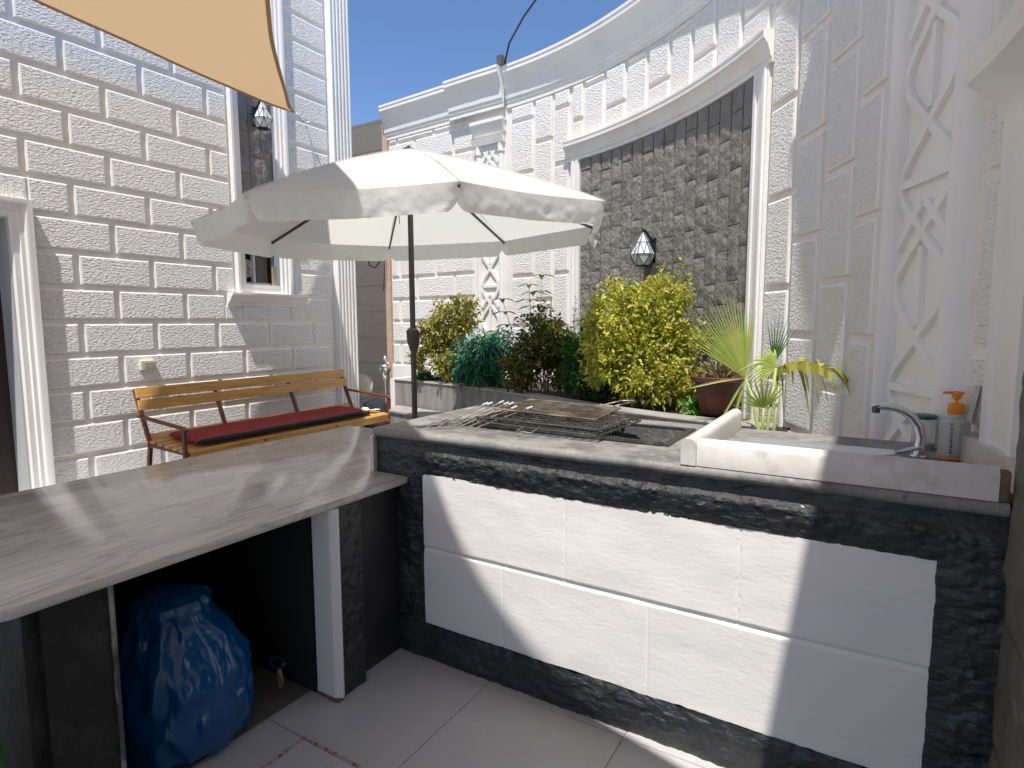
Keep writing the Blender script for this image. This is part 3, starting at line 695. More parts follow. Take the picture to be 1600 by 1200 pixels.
shrub('plant', 'small light green broad-leaved plant at the foot of the brown pot', (-1.12, 4.36, .80),
      [lobe(0, 0, .07, .09, .08, .07), lobe(.1, .05, .1, .08, .08, .08)], 22, 6, .07, .065, L_light, droop=.4, cat='plant', stems=4)
shrub('plant', 'low green leafy plant below the pale yellow shrub, left of the umbrella pole', (-4.28, 5.32, .80),
      [lobe(-.12, 0, .15, .13, .12, .16), lobe(.0, 0, .1, .15, .12, .08)], 34, 7, .06, .035, L_green, droop=.4, cat='plant', stems=3)
t = thing('plant', 'tall thin-stemmed plant with tiers of broad pointed leaves rising above the olive shrub', 'plant', (-2.75, 4.89, .8), 'shrubs and plants in the planter')
lb, tb_ = B(), B()
for (l, h) in ((-.27, .92), (-.02, 1.05), (.10, 1.14), (.02, .98)):
    x, y = ax(l, .03*l); x0, y0 = ax(l*.25, 0); q0_ = Vector((-2.75+x0, 4.89+y0, .8)); q1_ = Vector((-2.75+x, 4.89+y, .8+h))
    tb_.tube([q0_, q0_.lerp(q1_, .5)+Vector((.02, 0, .05)), q1_], [.006, .004, .002], 5, False)
    for k in range(4):
        pp = q0_.lerp(q1_, 1-.13*k)
        for j in range(3):
            an = j*2.1+k*1.1; leaf(lb, pp, (math.cos(an), math.sin(an), .12), (0, 0, 1), .14*random.uniform(.8, 1.2), .05, .35, .15)
tb_.make('stem', M_paletwig, t); lb.make('foliage', leafmat('olive_broad_leaf', [(0.07, 0.11, 0.03), (0.12, 0.18, 0.05), (0.05, 0.08, 0.02)], .25), t)
t = thing('plant', 'dry grey twiggy plant beside the left jamb of the grey stone panel', 'plant', (-2.36, 5.12, .8), 'shrubs and plants in the planter')
lb, tb_ = B(), B()
for i in range(7):
    e = Vector((-2.36+random.uniform(-.14, .12), 5.12+random.uniform(-.08, .08), 1.35+random.random()*.42)); s0 = Vector((-2.36, 5.12, .8))
    m_ = s0.lerp(e, .6)+Vector((random.uniform(-.03, .03), 0, 0)); tb_.tube([s0, m_, e], [.004, .003, .0015], 4, False)
    for j in range(18): leaf(lb, m_.lerp(e, random.uniform(-.3, 1)), rdir(.2), rdir(), .035, .012, .3)
tb_.make('stem', M_paletwig, t); lb.make('foliage', L_grey, t)
t = thing('cane', 'thin reddish cane standing left of the large yellow shrub', 'cane', (-2.02, 4.75, .8))
b = B(); b.tube([(-2.02, 4.75, .8), (-2.0, 4.78, 1.72)], .005, 6); b.make('rod', mat('reddish_cane', (0.25, 0.10, 0.05), .6), t)
t = thing('cane', 'bamboo cane standing in the olive shrub', 'cane', (-2.6, 4.95, .8))
b = B(); b.tube([(-2.60, 4.95, .8), (-2.58, 4.97, 1.74)], .006, 6); b.make('rod', mat('bamboo_cane', (0.35, 0.22, 0.12), .6), t)
# brown pot with a dried plant
pc = (-.93, 4.36, .85); pot = thing('plant_pot', 'brown plastic pot with dried plant on the planter, behind the palm fan', 'plant pot', pc)
b = B(); b.lathe([(.105, 0), (.125, .05), (.155, .215), (.160, .225), (.178, .232), (.182, .262), (.172, .266), (.160, .262), (.150, .24)], pc, 28, True, False); b.make('pot', M_terracotta, pot, smooth=40)
b = B(); b.lathe([(.151, .235), (.0, .245)], pc, 20, False, False); b.make('soil', M_soil, pot)
lb = B()
for i in range(90):
    an = random.random()*6.28; rr_ = random.random()*.12; s0 = Vector(pc)+Vector((rr_*math.cos(an), rr_*math.sin(an), .24))
    leaf(lb, s0+Vector((0, 0, random.random()*.1)), (math.cos(an)*.6, math.sin(an)*.6, 1), rdir(), .11, .02, .5)
lb.make('dried_foliage', leafmat('dried_leaf', [(0.30, 0.20, 0.09), (0.18, 0.13, 0.05), (0.22, 0.24, 0.08)], .2), pot)
b = B(); b.box(-.76, -.62, 4.05, 4.2, .80, 1.0); 

# palms behind the counter
def fanleaf(b, c, axis, nrm, L, spread, nseg, droopf, w0=.02, notch=.45, rnd=.06):
    axis = Vector(axis).normalized(); nrm = Vector(nrm).normalized(); sd = axis.cross(nrm).normalized(); nrm = sd.cross(axis)
    c = Vector(c)
    for i in range(nseg):
        an = (i/(nseg-1)-.5)*spread; d = axis*math.cos(an)+sd*math.sin(an)
        ll = L*(1-.18*abs(an/spread*2)**2)*random.uniform(1-rnd, 1+rnd)
        half = L*spread/nseg*.62
        pts = []
        for k, f in enumerate((.0, .25, notch, .62, .8, .92, 1.0)):
            dr = droopf(f, an)
            wd = half*f*1.02 if f <= notch else half*notch*max(0.0, (1-(f-notch)/(1-notch)))**.8
            q = c+d*ll*f+Vector((0, 0, -1))*dr*ll
            e = (d.cross(nrm)).normalized()
            pts.append((q-e*wd, q+nrm*wd*.5, q+e*wd))
        o = []
        for tr in pts: o += list(tr)
        fs = []
        for k in range(len(pts)-1):
            fs += [(3*k, 3*k+1, 3*k+4, 3*k+3), (3*k+1, 3*k+2, 3*k+5, 3*k+4)]
        b.add(o, fs)
Lx = Vector((.855, .518, 0)); Dx = Vector((-.518, .855, 0)); Ux = Vector((0, 0, 1))
pm = thing('palm', 'young fan palm with one upright pale green fan on a bent stalk, before the pot', 'palm', (-.56, 3.86, .60))
c0 = Vector((-.68, 4.0, 1.14))
b = B(); b.tube([(-.56, 3.86, .58), (-.575, 3.87, .85), (-.62, 3.93, 1.02), c0], [.016, .012, .010, .008], 8); b.make('stalk', M_palmstem, pm, smooth=True)
b = B(); fanleaf(b, c0, Lx*-.42+Ux*.9+Dx*-.05, -Dx+Lx*.2, .56, 1.15, 26, lambda f, an: .03*f*f); b.make('fan_leaf', L_palm, pm)
b = B()
for (dl, dz, ll) in ((-.16, -.22, .28), (-.10, -.30, .3), (.14, .22, .22), (-.45, .03, .4)):
    leaf(b, c0, Lx*dl*3+Ux*dz*3, -Dx, ll, .018, .25)
b.make('loose_leaflet', L_palm, pm)
pm2 = thing('palm', 'young fan palm with drooping yellowed brown-tipped leaves against the white wall', 'palm', (-.53, 3.50, .60))
s0 = Vector((-.54, 3.50, .58)); c1 = Vector((-.452, 3.587, 1.243)); c2 = Vector((-.50, 3.53, 1.02))
b = B(); b.tube([s0+Lx*.05, s0+Lx*.07+Ux*.3, c1], [.014, .010, .008], 8); b.tube([s0, c2-Ux*.1, c2], [.012, .010, .007], 8); b.tube([s0+Lx*.09, s0+Lx*.11+Ux*.32, c1-Ux*.1+Lx*.02], [.012, .009, .006], 8); b.make('stalk', M_palmstem, pm2, smooth=True)
b = B()
rib = [c1+Vector((.27, -.13, .0))*t_*1.05+Ux*(.045*math.sin(t_*3.0)-.01*t_*t_) for t_ in [i/13 for i in range(14)]]
for i in range(14):
    q = rib[i]; ln_ = (.20+.12*math.sin(i*1.9))*(1 if i < 11 else 1.5); wd = .017
    side = Vector(Lx)*(.05+.028*i)+Dx*random.uniform(-.15, .15); pr_ = None; o = []
    for k in range(7):
        f = k/6; pt = q+side*ln_*(1.6*f)*1.0+Ux*(.02*math.sin(f*3.1)*2-ln_*f**1.5*(1.05-.02*i)); w_ = wd*(1-f)**.6
        e = (Lx*.85+Dx*.5*math.sin(i)).normalized(); o += [pt-e*w_*.8, pt+Vector((0, 0, .004)), pt+e*w_*.8]
    b.add(o, [f_ for k in range(6) for f_ in ((3*k, 3*k+1, 3*k+4, 3*k+3), (3*k+1, 3*k+2, 3*k+5, 3*k+4))])
for i in range(13):   # webbed blade between the leaflets, along the arch
    b.add([rib[i], rib[i+1], rib[i+1]-Ux*.045-Dx*.01, rib[i]-Ux*.045-Dx*.01], [(0, 1, 2, 3)])
b.make('drooping_leaf', L_palmdry, pm2)
b = B(); fanleaf(b, c1, Lx*-.75+Ux*.35, -Dx+Ux*.25, .20, 2.3, 17, lambda f, an: .7*max(0, f-.4)**1.2, rnd=.22); b.make('crown_leaf', L_palm, pm2)
b = B(); fanleaf(b, c1+Dx*.10+Ux*.02+Lx*.03, Lx*.22+Ux*1.0+Dx*.1, -Dx, .29, .75, 9, lambda f, an: 0, notch=.3); b.make('upright_leaf', L_palmdark, pm2)
b = B(); fanleaf(b, c2, Lx*-.15+Ux*.7+Dx*-.2, -Dx, .23, 1.9, 11, lambda f, an: .1*f, rnd=.2, notch=.3); b.make('young_leaf', L_palm, pm2)
b = B()
for k in range(7): leaf(b, c2-Ux*.05, Lx*-(1-.12*k)+Ux*(-.2+.12*k)+Dx*random.uniform(-.3, .3), Ux, .24*random.uniform(.7, 1.1), .012, .12)
b.make('thin_leaflet', L_palm, pm2)

# ------------------------------------------------------------------ wall lamps
def lantern(loc, outdir, label, sc=1.0):
    t = thing('wall_lamp', label, 'wall lamp', loc, 'faceted glass wall lanterns', local=True)
    o = Vector(outdir).normalized(); s_ = Vector((0, 0, 1)).cross(o).normalized()
    t.rotation_euler = (0, 0, math.atan2(s_.y, s_.x))
    # local frame: x = side, -y = out of the wall
    g, fr, br = B(), B(), B()
    top = Vector((0, -.10, .155)); n = 6
    mid = [Vector((.095*math.cos(R(60*k)), -.10+.095*math.sin(R(60*k)), -.03)) for k in range(n)]
    bot = [Vector((.062*math.cos(R(60*k+30)), -.10+.062*math.sin(R(60*k+30)), -.115)) for k in range(n)]
    q1 = [top.lerp(m_, .5) for m_ in mid]
    for k in range(n):
        k2 = (k+1) % n
        g.add([top, mid[k], mid[k2]], [(0, 1, 2)]); g.add([mid[k], bot[k], mid[k2]], [(0, 1, 2)]); g.add([bot[k], bot[k2], mid[k2]], [(0, 1, 2)])
        for (p0, p1) in ((top, mid[k]), (mid[k], mid[k2]), (mid[k], bot[k]), (mid[k2], bot[k]), (bot[k], bot[k2]), (q1[k], q1[k2]), (q1[k], mid[k].lerp(mid[k2], .5)), (q1[k2], mid[k].lerp(mid[k2], .5))):
            fr.tube([p0, p1], .0030, 5)
    fr.add([bot[k]+Vector((0, 0, -.003)) for k in range(n)], [tuple(range(n))])
    fr.tube([top, top+Vector((0, 0, .02))], [.014, .006], 8)
    br.box(-.035, .035, -.008, .0, -.09, .10); br.bar((0, -.005, .07), (0, -.085, .16), .012, .014); br.bar((0, -.005, -.07), (0, -.06, -.10), .012, .014)
    for bb, nm, mm in ((g, 'glass', M_opal), (fr, 'frame', M_iron), (br, 'bracket', M_iron)):
        bb.make(nm, mm, t)
    t.scale = (sc, sc, sc)
    return t
lantern((-5.99-.03, 4.435, 3.78), (1, 0, 0), 'black framed faceted white glass lantern high on the house, under the tan shade sail', 1.15)
lc = CP(56.4, 2.14, .05); ln = (CP(56.4, 0, 1)-CP(56.4, 0, 0))
lantern(lc, ln, 'black framed faceted white glass lantern on the curved grey stone panel above the yellow shrub', 1.16)
b = B(); q = CP(56.4, 1.0, .012); ti = Vector((0, 0, 1)).cross(ln.normalized())
cap = thing('lamp_post', 'grey square post under the lantern, rising out of the yellow shrub', 'post', (q.x, q.y, 0))
b = B(); qq = CP(56.4, 0, .055)
b.hexa([qq+ti*s1*.055+ln*s2*.05+Vector((0, 0, z)) for z in (.8, 2.02) for (s1, s2) in ((-1, -1), (1, -1), (1, 1), (-1, 1))]); b.make('shaft', mat('dark_grey_post', (0.07, 0.07, 0.065), .5, var=[(12, U, (.11, .11, .1), .45, .7)]), cap)

# outlet box on the house wall
ob = thing('wall_socket', 'cream weatherproof socket box on the white house wall above the bench', 'socket', (-5.98, 3.07, 1.10))
b = B(); b.box(-5.998, -5.955, 3.005, 3.145, 1.052, 1.148); b.make('box', M_cream, ob, bevel=.006)
b = B(); b.box(-5.9545, -5.950, 3.035, 3.13, 1.073, 1.128); b.make('flap', M_greyplastic, ob, bevel=.004)

# ------------------------------------------------------------------ shade sail
sail = thing('shade_sail', 'tan fabric shade sail strung overhead from the house wall', 'shade sail', (-3, 1, 3.9))
TB = [(-5.80, 4.80, 3.90), (-5.66, 4.62, 3.905), (-5.30, 4.27, 3.92), (-4.95, 3.93, 3.94), (-4.55, 3.56, 3.95), (-4.05, 3.15, 3.96), (-2.8, 2.12, 4.04), (-2.0, 1.46, 4.10), (-1.56, .99, 4.15), (-1.08, .61, 4.19), (-.72, .45, 4.21), (-.34, .34, 4.23), (.0, .25, 4.25), (.42, .12, 4.28)]
TA = [(-5.80, 4.80, 3.90), (-5.79, 4.58, 3.885), (-5.745, 4.28, 3.87), (-5.69, 3.86, 3.87), (-5.64, 3.40, 3.875), (-5.57, 2.86, 3.89), (-5.46, 2.21, 3.885), (-5.3, 1.6, 3.87), (-5.05, .9, 3.83), (-4.9, .2, 3.83), (-4.75, -.6, 3.84), (-4.6, -1.6, 3.86), (-4.4, -2.5, 3.88), (-4.2, -3.4, 3.9)]
def crom(P_, k=4):
    P_ = [Vector(q) for q in P_]; o = []
    for i in range(len(P_)-1):
        a_, b_, c_, d_ = P_[max(i-1, 0)], P_[i], P_[i+1], P_[min(i+2, len(P_)-1)]
        for j in range(k):
            t = j/k; o.append(.5*((2*b_)+(c_-a_)*t+(2*a_-5*b_+4*c_-d_)*t*t+(3*b_-a_-3*c_+d_)*t**3))
    return o+[P_[-1]]
TB, TA = crom(TB), crom(TA); NT = len(TB)
BC = [(.55, .20, 4.28), (.66, -.9, 4.25), (.80, -3.2, 4.3)]
b = B(); NS = 13
def fa(i, j):
    A_, B_ = Vector(TA[i]), Vector(TB[i])
    # last rows swing out to the far corner
    t = j/NS; q = A_.lerp(B_, t); wdt = (A_-B_).length
    q.z -= .05*math.sin(math.pi*t)*min(1, wdt/4); return q
vs = [fa(i, j) for i in range(NT) for j in range(NS+1)]
fs = [(i*(NS+1)+j, i*(NS+1)+j+1, (i+1)*(NS+1)+j+1, (i+1)*(NS+1)+j) for i in range(NT-1) for j in range(NS)]
b.add(vs, fs)
# remaining part behind the camera
last = [fa(NT-1, j) for j in range(NS+1)]
c_far = Vector((.80, -3.2, 4.3))
vs = last+[last[0].lerp(c_far, j/NS) for j in range(NS+1)]
b.add(vs, [(j, j+1, NS+1+j+1, NS+1+j) for j in range(NS)])
so_ = b.make('sail_cloth', M_sail, sail, smooth=True)
b = B()
for (E_, inn) in ((TB, TA), (TA, TB)):
    for i in range(1, len(E_)-1):
        p0, p1 = Vector(E_[i]), Vector(E_[i+1]); c0_, c1_ = Vector(inn[i]), Vector(inn[i+1])
        w0_, w1_ = min(.045, (c0_-p0).length*.4), min(.045, (c1_-p1).length*.4)
        i0, i1 = p0+(c0_-p0).normalized()*w0_, p1+(c1_-p1).normalized()*w1_
        dz = Vector((0, 0, -.004)); b.add([p0+dz, p1+dz, i1+dz*1.5, i0+dz*1.5], [(0, 1, 2, 3)])
b.add([Vector(TB[0]), Vector(TB[2])+Vector((0, 0, -.005)), Vector(TA[2])+Vector((0, 0, -.005))], [(0, 1, 2)])
b.make('hem', M_sailhem, sail)
tip = Vector(TB[0]); hk = Vector((-5.975, 5.10, 3.905))
b = B()
for k in range(3):
    p0, p1 = tip.lerp(hk, .08+.2*k), tip.lerp(hk, .30+.2*k); d = (p1-p0); e = Vector((0, 0, .012)) if k % 2 else d.cross(Vector((0, 0, 1))).normalized()*.012
    b.tube([p0, p0.lerp(p1, .2)+e, p0.lerp(p1, .8)+e, p1, p0.lerp(p1, .8)-e, p0.lerp(p1, .2)-e, p0], .0045, 6)
b.tube([tip.lerp(hk, .68), hk], .006, 6); b.tube([hk+Vector((-.02, 0, 0)), hk+Vector((.02, .0, .0)), hk+Vector((.03, .04, .02))], .008, 6)
b.make('turnbuckle', M_inox, sail, smooth=True)
b = B()
rp = [tip+Vector((0, 0, -.01)), tip.lerp(hk, .5)+Vector((.03, 0, -.05)), hk+Vector((.02, 0, -.02))]
b.tube(rp, .004, 5); b.make('rope', mat('grey_rope', (.4, .38, .34), .9), sail)

# ------------------------------------------------------------------ umbrella
um = thing('umbrella', 'white octagonal parasol on a bronze pole between bench and planter', 'umbrella', (-2.80, 3.30, 0))
UC = Vector((-2.816, 3.307, 2.192)); UN = Vector((-.018, -.036, 1)).normalized()
e1 = Vector((0, 1, 0)).cross(UN).normalized(); e2 = UN.cross(e1); UR, PH, UH = 1.41, -2.277, .50
def UPt(r_, ang, h): return UC+(e1*math.cos(ang)+e2*math.sin(ang))*r_+UN*h
corners = [PH+i*math.pi/4 for i in range(8)]
b = B()
NR, NA = 10, 10
for i in range(8):
    a0, a1 = corners[i], corners[i]+math.pi/4
    def f(s_, t_):
        r_ = UR*(.035+.965*t_)
        p0, p1 = UPt(r_, a0, 0), UPt(r_, a1, 0); q = p0.lerp(p1, s_)
        h = UH*(1-t_)**.96+.02*math.sin(math.pi*t_)
        sag = -.025*math.sin(math.pi*s_)*t_*(1.25-t_)+.006*fbm((s_*2+i, t_*2, 1), 1.5, 3)*t_*(1-t_)*4
        q = q-(q-UC).normalized()*0*s_
        mid_in = .03*math.sin(math.pi*s_)*t_*t_
        cdir = (UC-q); cdir.z = 0
        if cdir.length > 1e-4: q = q+cdir.normalized()*mid_in
        return q+UN*(h+sag)
    b.grid(f, 16, 16)
    NV = 22
    def g(s_, t_):   # valance
        q = f(s_, 1.0); out = (q-UC); out.z = 0; out.normalize()
        endf = min(s_, 1-s_)
        Lv = .138*(1-.36*(1-min(1, endf/.06))**1.8)
        wob = (.003*math.sin(s_*17+i*1.7)+.012*fbm((s_*4, i*3.1, t_*.8), 1.3, 4)+.008*fbm((s_*14+i, i*2.1, t_*2.5), 1.5, 3))*(.25+.75*t_)*min(1, t_*4)
        inw = -.012*t_*t_ - (.04*(1-min(1, endf/.07)))*t_
        return q+out*(wob+inw)+Vector((0, 0, -Lv*t_))
    b.grid(g, 70, 10)
b.make('canopy', M_canopy, um, smooth=40)
b = B()
for i in range(8):
    pp = [UPt(UR*(.04+.96*t/10), corners[i], UH*(1-t/10)**.96+.02*math.sin(math.pi*t/10)+.003) for t in range(11)]
    b.tube(pp, .002, 5)
b.make('seam', M_canopy, um, smooth=True)
b = B(); tp = UPt(0, 0, UH); b.lathe([(.055, -.03), (.055, 0), (.04, .012), (.012, .02), (.012, .03)], tp, 16); b.make('finial', M_pole, um, smooth=40)
base = Vector((-2.78, 3.245, 0)); topp = UPt(0, 0, UH-.02)
b = B(); b.tube([base+Vector((0, 0, .05)), topp], .0195, 14); b.make('pole', M_pole, um, smooth=40)
b = B(); b.lathe([(.24, 0), (.24, .05), (.2, .07), (.05, .08), (.035, .30), (.03, .31)], base, 28); b.make('base', mat('grey_concrete_base', (.25, .25, .24), .8), um, smooth=40)
cz = (1.5-.085*1.0); pc_ = base.lerp(topp, (1.39)/(topp.z))
b = B(); b.tube([pc_+UN*.075, pc_+UN*.055, pc_-UN*.02, pc_-UN*.08, pc_-UN*.10], [.024, .045, .045, .028, .022], 14)
ck = b.make('crank_housing', M_pole, um, smooth=35)
b = B(); b.tube([pc_+UN*.03, pc_+UN*.03+Lx*.06-Dx*.02, pc_+UN*.065+Lx*.085-Dx*.03], [.012, .01, .011], 8); b.make('crank_handle', M_pole, ck, smooth=True)
hub = UPt(0, 0, .16)
for i in range(8):
    b = B(); e = UPt(UR-.01, corners[i], .0); b.bar(UPt(.04, corners[i], UH-.045), e+UN*-.018, .013, .018)
    m_ = UPt(UR*.42, corners[i], UH*.58-.035); b.bar(hub, m_, .010, .016)
    b.make('rib', M_pole, um)
b = B(); b.lathe([(.032, -.03), (.04, -.01), (.04, .03), (.025, .04)], hub, 14); b.make('runner_hub', M_pole, um, smooth=40)
b = B(); b.tube([hub+Lx*-.09+Ux*.1, hub+Lx*-.09-Ux*.16], .0025, 5); b.tube([hub+Lx*-.09-Ux*.02, hub+Lx*-.09-Ux*.05], .006, 6); b.make('pull_cord', M_cable, um)
b = B(); q = UPt(UR-.02, corners[4], -.10); b.add([q, q+Lx*.045+Ux*-.015, q+Lx*.02+Ux*-.075, q+Lx*-.012+Ux*-.03], [(0, 1, 2, 3)]); b.make('strap', M_canopy, um)

# ------------------------------------------------------------------ bench
be = thing('bench', 'long varnished slatted wooden bench with maroon steel frame against the house', 'bench', (-5.35, 4.1, 0))
BY0, BY1 = 2.84, 5.36
def plank(name, pts, th, m=M_wood): pass
def slat(x, z, w_, th, tilt, name, y0=BY0, y1=BY1):
    b = B(); c, s_ = math.cos(tilt), math.sin(tilt)
    q = [(-w_/2, -th/2), (w_/2, -th/2), (w_/2, th/2), (-w_/2, th/2)]
    b.add([(x+u*c-v*s_, y, z+u*s_+v*c) for y in (y0, y1) for (u, v) in q], [(0, 1, 5, 4), (1, 2, 6, 5), (2, 3, 7, 6), (3, 0, 4, 7), (3, 2, 1, 0), (4, 5, 6, 7)])
    return b.make(name, M_wood, be, bevel=.005)
slat(-5.757, .862, .098, .024, R(100), 'backrest_slat'); slat(-5.722, .752, .098, .024, R(100), 'backrest_slat')
slat(-5.63, .452, .085, .022, R(125), 'seat_slat')
for i in range(5): slat(-5.53+.115*i, .425-.008*i, .085, .022, R(-4), 'seat_slat')
slat(-5.005, .355, .085, .022, R(82), 'front_slat')
for y in (BY0+.02, 3.62, 4.52, BY1-.02):
    b = B(); b.bar((-5.81, y, .895), (-5.60, y, .40), .04, .03, (0, 1, 0)); b.bar((-5.60, y, .40), (-5.68, y, 0), .04, .03, (0, 1, 0)); b.make('back_post', M_redpaint, be, bevel=.003)
    b = B(); b.bar((-5.62, y, .395), (-4.99, y, .375), .03, .03, (0, 0, 1)); b.bar((-5.03, y, .37), (-5.03, y, 0), .035, .035, (0, 1, 0)); b.make('leg', M_redpaint, be, bevel=.003)
for y in (BY0-.005, BY1+.005):
    b = B(); b.bar((-5.72, y, .655), (-5.02, y, .605), .045, .022); b.bar((-5.03, y, .607), (-4.96, y, .585), .047, .022); b.bar((-5.0, y, .60), (-5.0, y, .33), .04, .03, (0, 1, 0)); b.make('armrest', M_redpaint, be, bevel=.004)
# striped cushion
cm = bpy.data.materials.new('red_striped_weave'); cm.use_nodes = True
n = cm.node_tree.nodes; L_ = cm.node_tree.links; bb = n['Principled BSDF']; bb.inputs['Roughness'].default_value = .9
tc = n.new('ShaderNodeTexCoord'); sx = n.new('ShaderNodeSeparateXYZ'); L_.new(tc.outputs['Object'], sx.inputs[0])
mr = n.new('ShaderNodeMapRange'); mr.inputs[1].default_value = -5.62; mr.inputs[2].default_value = -5.03; L_.new(sx.outputs[0], mr.inputs[0])
cr = n.new('ShaderNodeValToRGB'); cr.color_ramp.interpolation = 'CONSTANT'; E_ = cr.color_ramp.elements
RED, BLK, WHT, DRD = (.30, .018, .015, 1), (.008, .008, .012, 1), (.45, .38, .33, 1), (.16, .012, .014, 1)
E_[0].position = 0; E_[0].color = RED; E_[1].position = .94; E_[1].color = BLK
for q, c in ((.14, DRD), (.19, RED), (.36, WHT), (.363, BLK), (.39, WHT), (.393, DRD), (.41, RED), (.52, WHT), (.523, RED), (.62, DRD), (.64, RED), (.72, WHT), (.724, RED), (.87, WHT), (.876, BLK)):
    e = E_.new(q); e.color = c
L_.new(mr.outputs[0], cr.inputs[0]); L_.new(cr.outputs[0], bb.inputs['Base Color'])
nz = n.new('ShaderNodeTexNoise'); nz.inputs['Scale'].default_value = 300; bp = n.new('ShaderNodeBump'); bp.inputs['Distance'].default_value = .002; L_.new(nz.outputs[0], bp.inputs['Height']); L_.new(bp.outputs[0], bb.inputs['Normal'])
cu = thing('seat_cushion', 'long flat red cushion with black and white stripes on the bench', 'cushion', (-5.3, 4.0, .43))
b = B(); cx0, cx1, cy0, cy1 = -5.58, -5.04, 3.00, 5.12
prof = []
def cf(s_, t_):
    # closed tube across, t_ along y
    ang = s_*2*math.pi; cxm, hw_ = (cx0+cx1)/2, (cx1-cx0)/2
    c_, sn = math.cos(ang), math.sin(ang); ex = .35
    x = cxm+hw_*math.copysign(abs(c_)**ex, c_); z = .455+.028*math.copysign(abs(sn)**.6, sn)-(x+5.3)*.06
    y = cy0+(cy1-cy0)*t_; k = min(1, min(t_, 1-t_)/.035); k = math.sqrt(max(0, 1-(1-k)**2))
    x = cxm+(x-cxm)*(.86+.14*k); z = .455-(x+5.3)*.06+(z-.455+(x+5.3)*.06)*(.35+.65*k)
    return (x, y, z+.004*fbm((x*2, y*2, 0), 2))
b.grid(cf, 40, 60); b.add([cf(i/40, 0) for i in range(40)], [tuple(range(40))]); b.add([cf(i/40, 1) for i in range(40)], [tuple(range(40))])
b.make('cover', cm, cu, smooth=True)
rg = thing('rag', 'cream crumpled cloth on the right end of the bench seat', 'cloth', (-5.25, 5.28, .43))
b = B(); b.grid(lambda s_, t_: (-5.38+.28*s_, 5.20+.10*t_+.02*math.sin(8*s_), .44+.02*abs(fbm((s_*3, t_*3, 2), 1.5))+.008*math.sin(9*s_)), 14, 8); b.make('cloth', mat('cream_cloth', (.72, .64, .5), .9), rg, smooth=True)
# black bag and white basin in the passage
bg_ = thing('black_bag', 'crumpled black and maroon bag on the ground by the house corner', 'bag', (-5.72, 5.93, 0))
b = B(); b.grid(lambda s_, t_: (Vector((-5.80, 5.98, .22))+Vector((math.cos(s_*6.283)*math.sin(t_*3.1416)*.24, math.sin(s_*6.283)*math.sin(t_*3.1416)*.16, -math.cos(t_*3.1416)*.22))*(1+.22*fbm((math.cos(s_*6.283)*2, math.sin(s_*6.283)*2, t_*4), 1.4))), 30, 18); b.make('sack', M_blackcloth, bg_, smooth=True)
b = B(); b.grid(lambda s_, t_: (Vector((-5.60, 5.94, .14))+Vector((math.cos(s_*6.283)*math.sin(t_*3.1416)*.22, math.sin(s_*6.283)*math.sin(t_*3.1416)*.12, -math.cos(t_*3.1416)*.14))*(1+.2*fbm((math.cos(s_*6.283)*2, math.sin(s_*6.283)*2, t_*4), 1.4))), 24, 14); b.make('flap', mat('maroon_cloth', (.05, .012, .02), .8), bg_, smooth=True)
ba = thing('basin', 'cream round basin standing on edge behind the house corner', 'basin', (-6.12, 6.1, .35))
b = B(); b.lathe([(.22, 0), (.235, .01), (.21, .02), (.17, .10), (.16, .11), (.0, .115)], (0, 0, 0), 28, False, False)
mrot = Matrix.Translation((-6.20, 6.06, .60)) @ Matrix.Rotation(R(75), 4, Vector((1, .6, 0))) @ Matrix.Scale(.82, 4)
b.v = [tuple(mrot @ Vector(q)) for q in b.v]; b.make('shell', mat('cream_enamel', (.60, .56, .45), .4), ba, smooth=True)

# ------------------------------------------------------------------ grill counter
FY = 1.988; SX0, SX1, SY0, SY1, SZ0, SZ1 = -1.945, .329, 1.957, 2.785, .985, 1.025
HX0, HX1, HY0, HY1 = -1.60, -.655, 2.225, 2.615
gc = thing('grill_counter', 'masonry grill counter with black rock frame, white panel and worn grey slab', 'counter', (-.8, 2.35, 0))
PX0, PX1, PZ0, PZ1 = -1.655, .182, .162, .838
b = B(); NXg, NZg = 260, 112; x0, x1, z0, z1 = -1.93, .42, 0.0, .984
vsI = {}
def rockh(x, z):
    # flat chiselled margins beside the slab and at the left; rock face elsewhere
    n1 = noise.fractal(Vector((x*5.5, z*8, 3.3)), 1.0, 2.0, 4); n2 = abs(noise.fractal(Vector((x*15, z*21, 9.1)), 1.0, 2.0, 3)); n3 = noise.noise(Vector((x*60, z*60, 1)))
    amp = 1.0
    if z > .93: amp = max(.05, 1-(z-.93)/.015)*.9+.05 if z < .945 else .05
    if x < -1.80 and z > .8: amp = .15
    e = min(abs(z-PZ1), 9)
    n4 = abs(noise.fractal(Vector((x*34, z*46, 2.1)), 1.0, 2.0, 2))
    d_ = max(PX0-x, x-PX1, z-PZ1, PZ0-z); k_ = max(0.0, min(1.0, d_/.075))
    h = .005+(.007+.010*max(-.3, n1)+.011*n2+.009*n4)*k_+.0035*n4
    if z < PZ0: h = .018+.008*n1+.008*n2+.005*n4 - .012*max(0, (z-.125))/.037
    return max(.001, h*amp+.004)
vs, fs, idx = [], [], {}
for j in range(NZg+1):
    for i in range(NXg+1):
        x, z = x0+(x1-x0)*i/NXg, z0+(z1-z0)*j/NZg
        idx[(i, j)] = len(vs)
        jx, jz = .004*noise.noise(Vector((x*30, z*30, 5))), .004*noise.noise(Vector((x*28, z*30, 15)))
        if i in (0, NXg): jx = 0
        if j in (0, NZg): jz = 0
        vs.append((x+jx, FY-rockh(x, z), z+jz))
for j in range(NZg):
    for i in range(NXg):
        xc, zc = x0+(x1-x0)*(i+.5)/NXg, z0+(z1-z0)*(j+.5)/NZg
        if PX0 < xc < PX1 and PZ0 < zc < PZ1: continue
        fs.append((idx[(i, j)], idx[(i+1, j)], idx[(i+1, j+1)], idx[(i, j+1)]))
b.add(vs, fs)
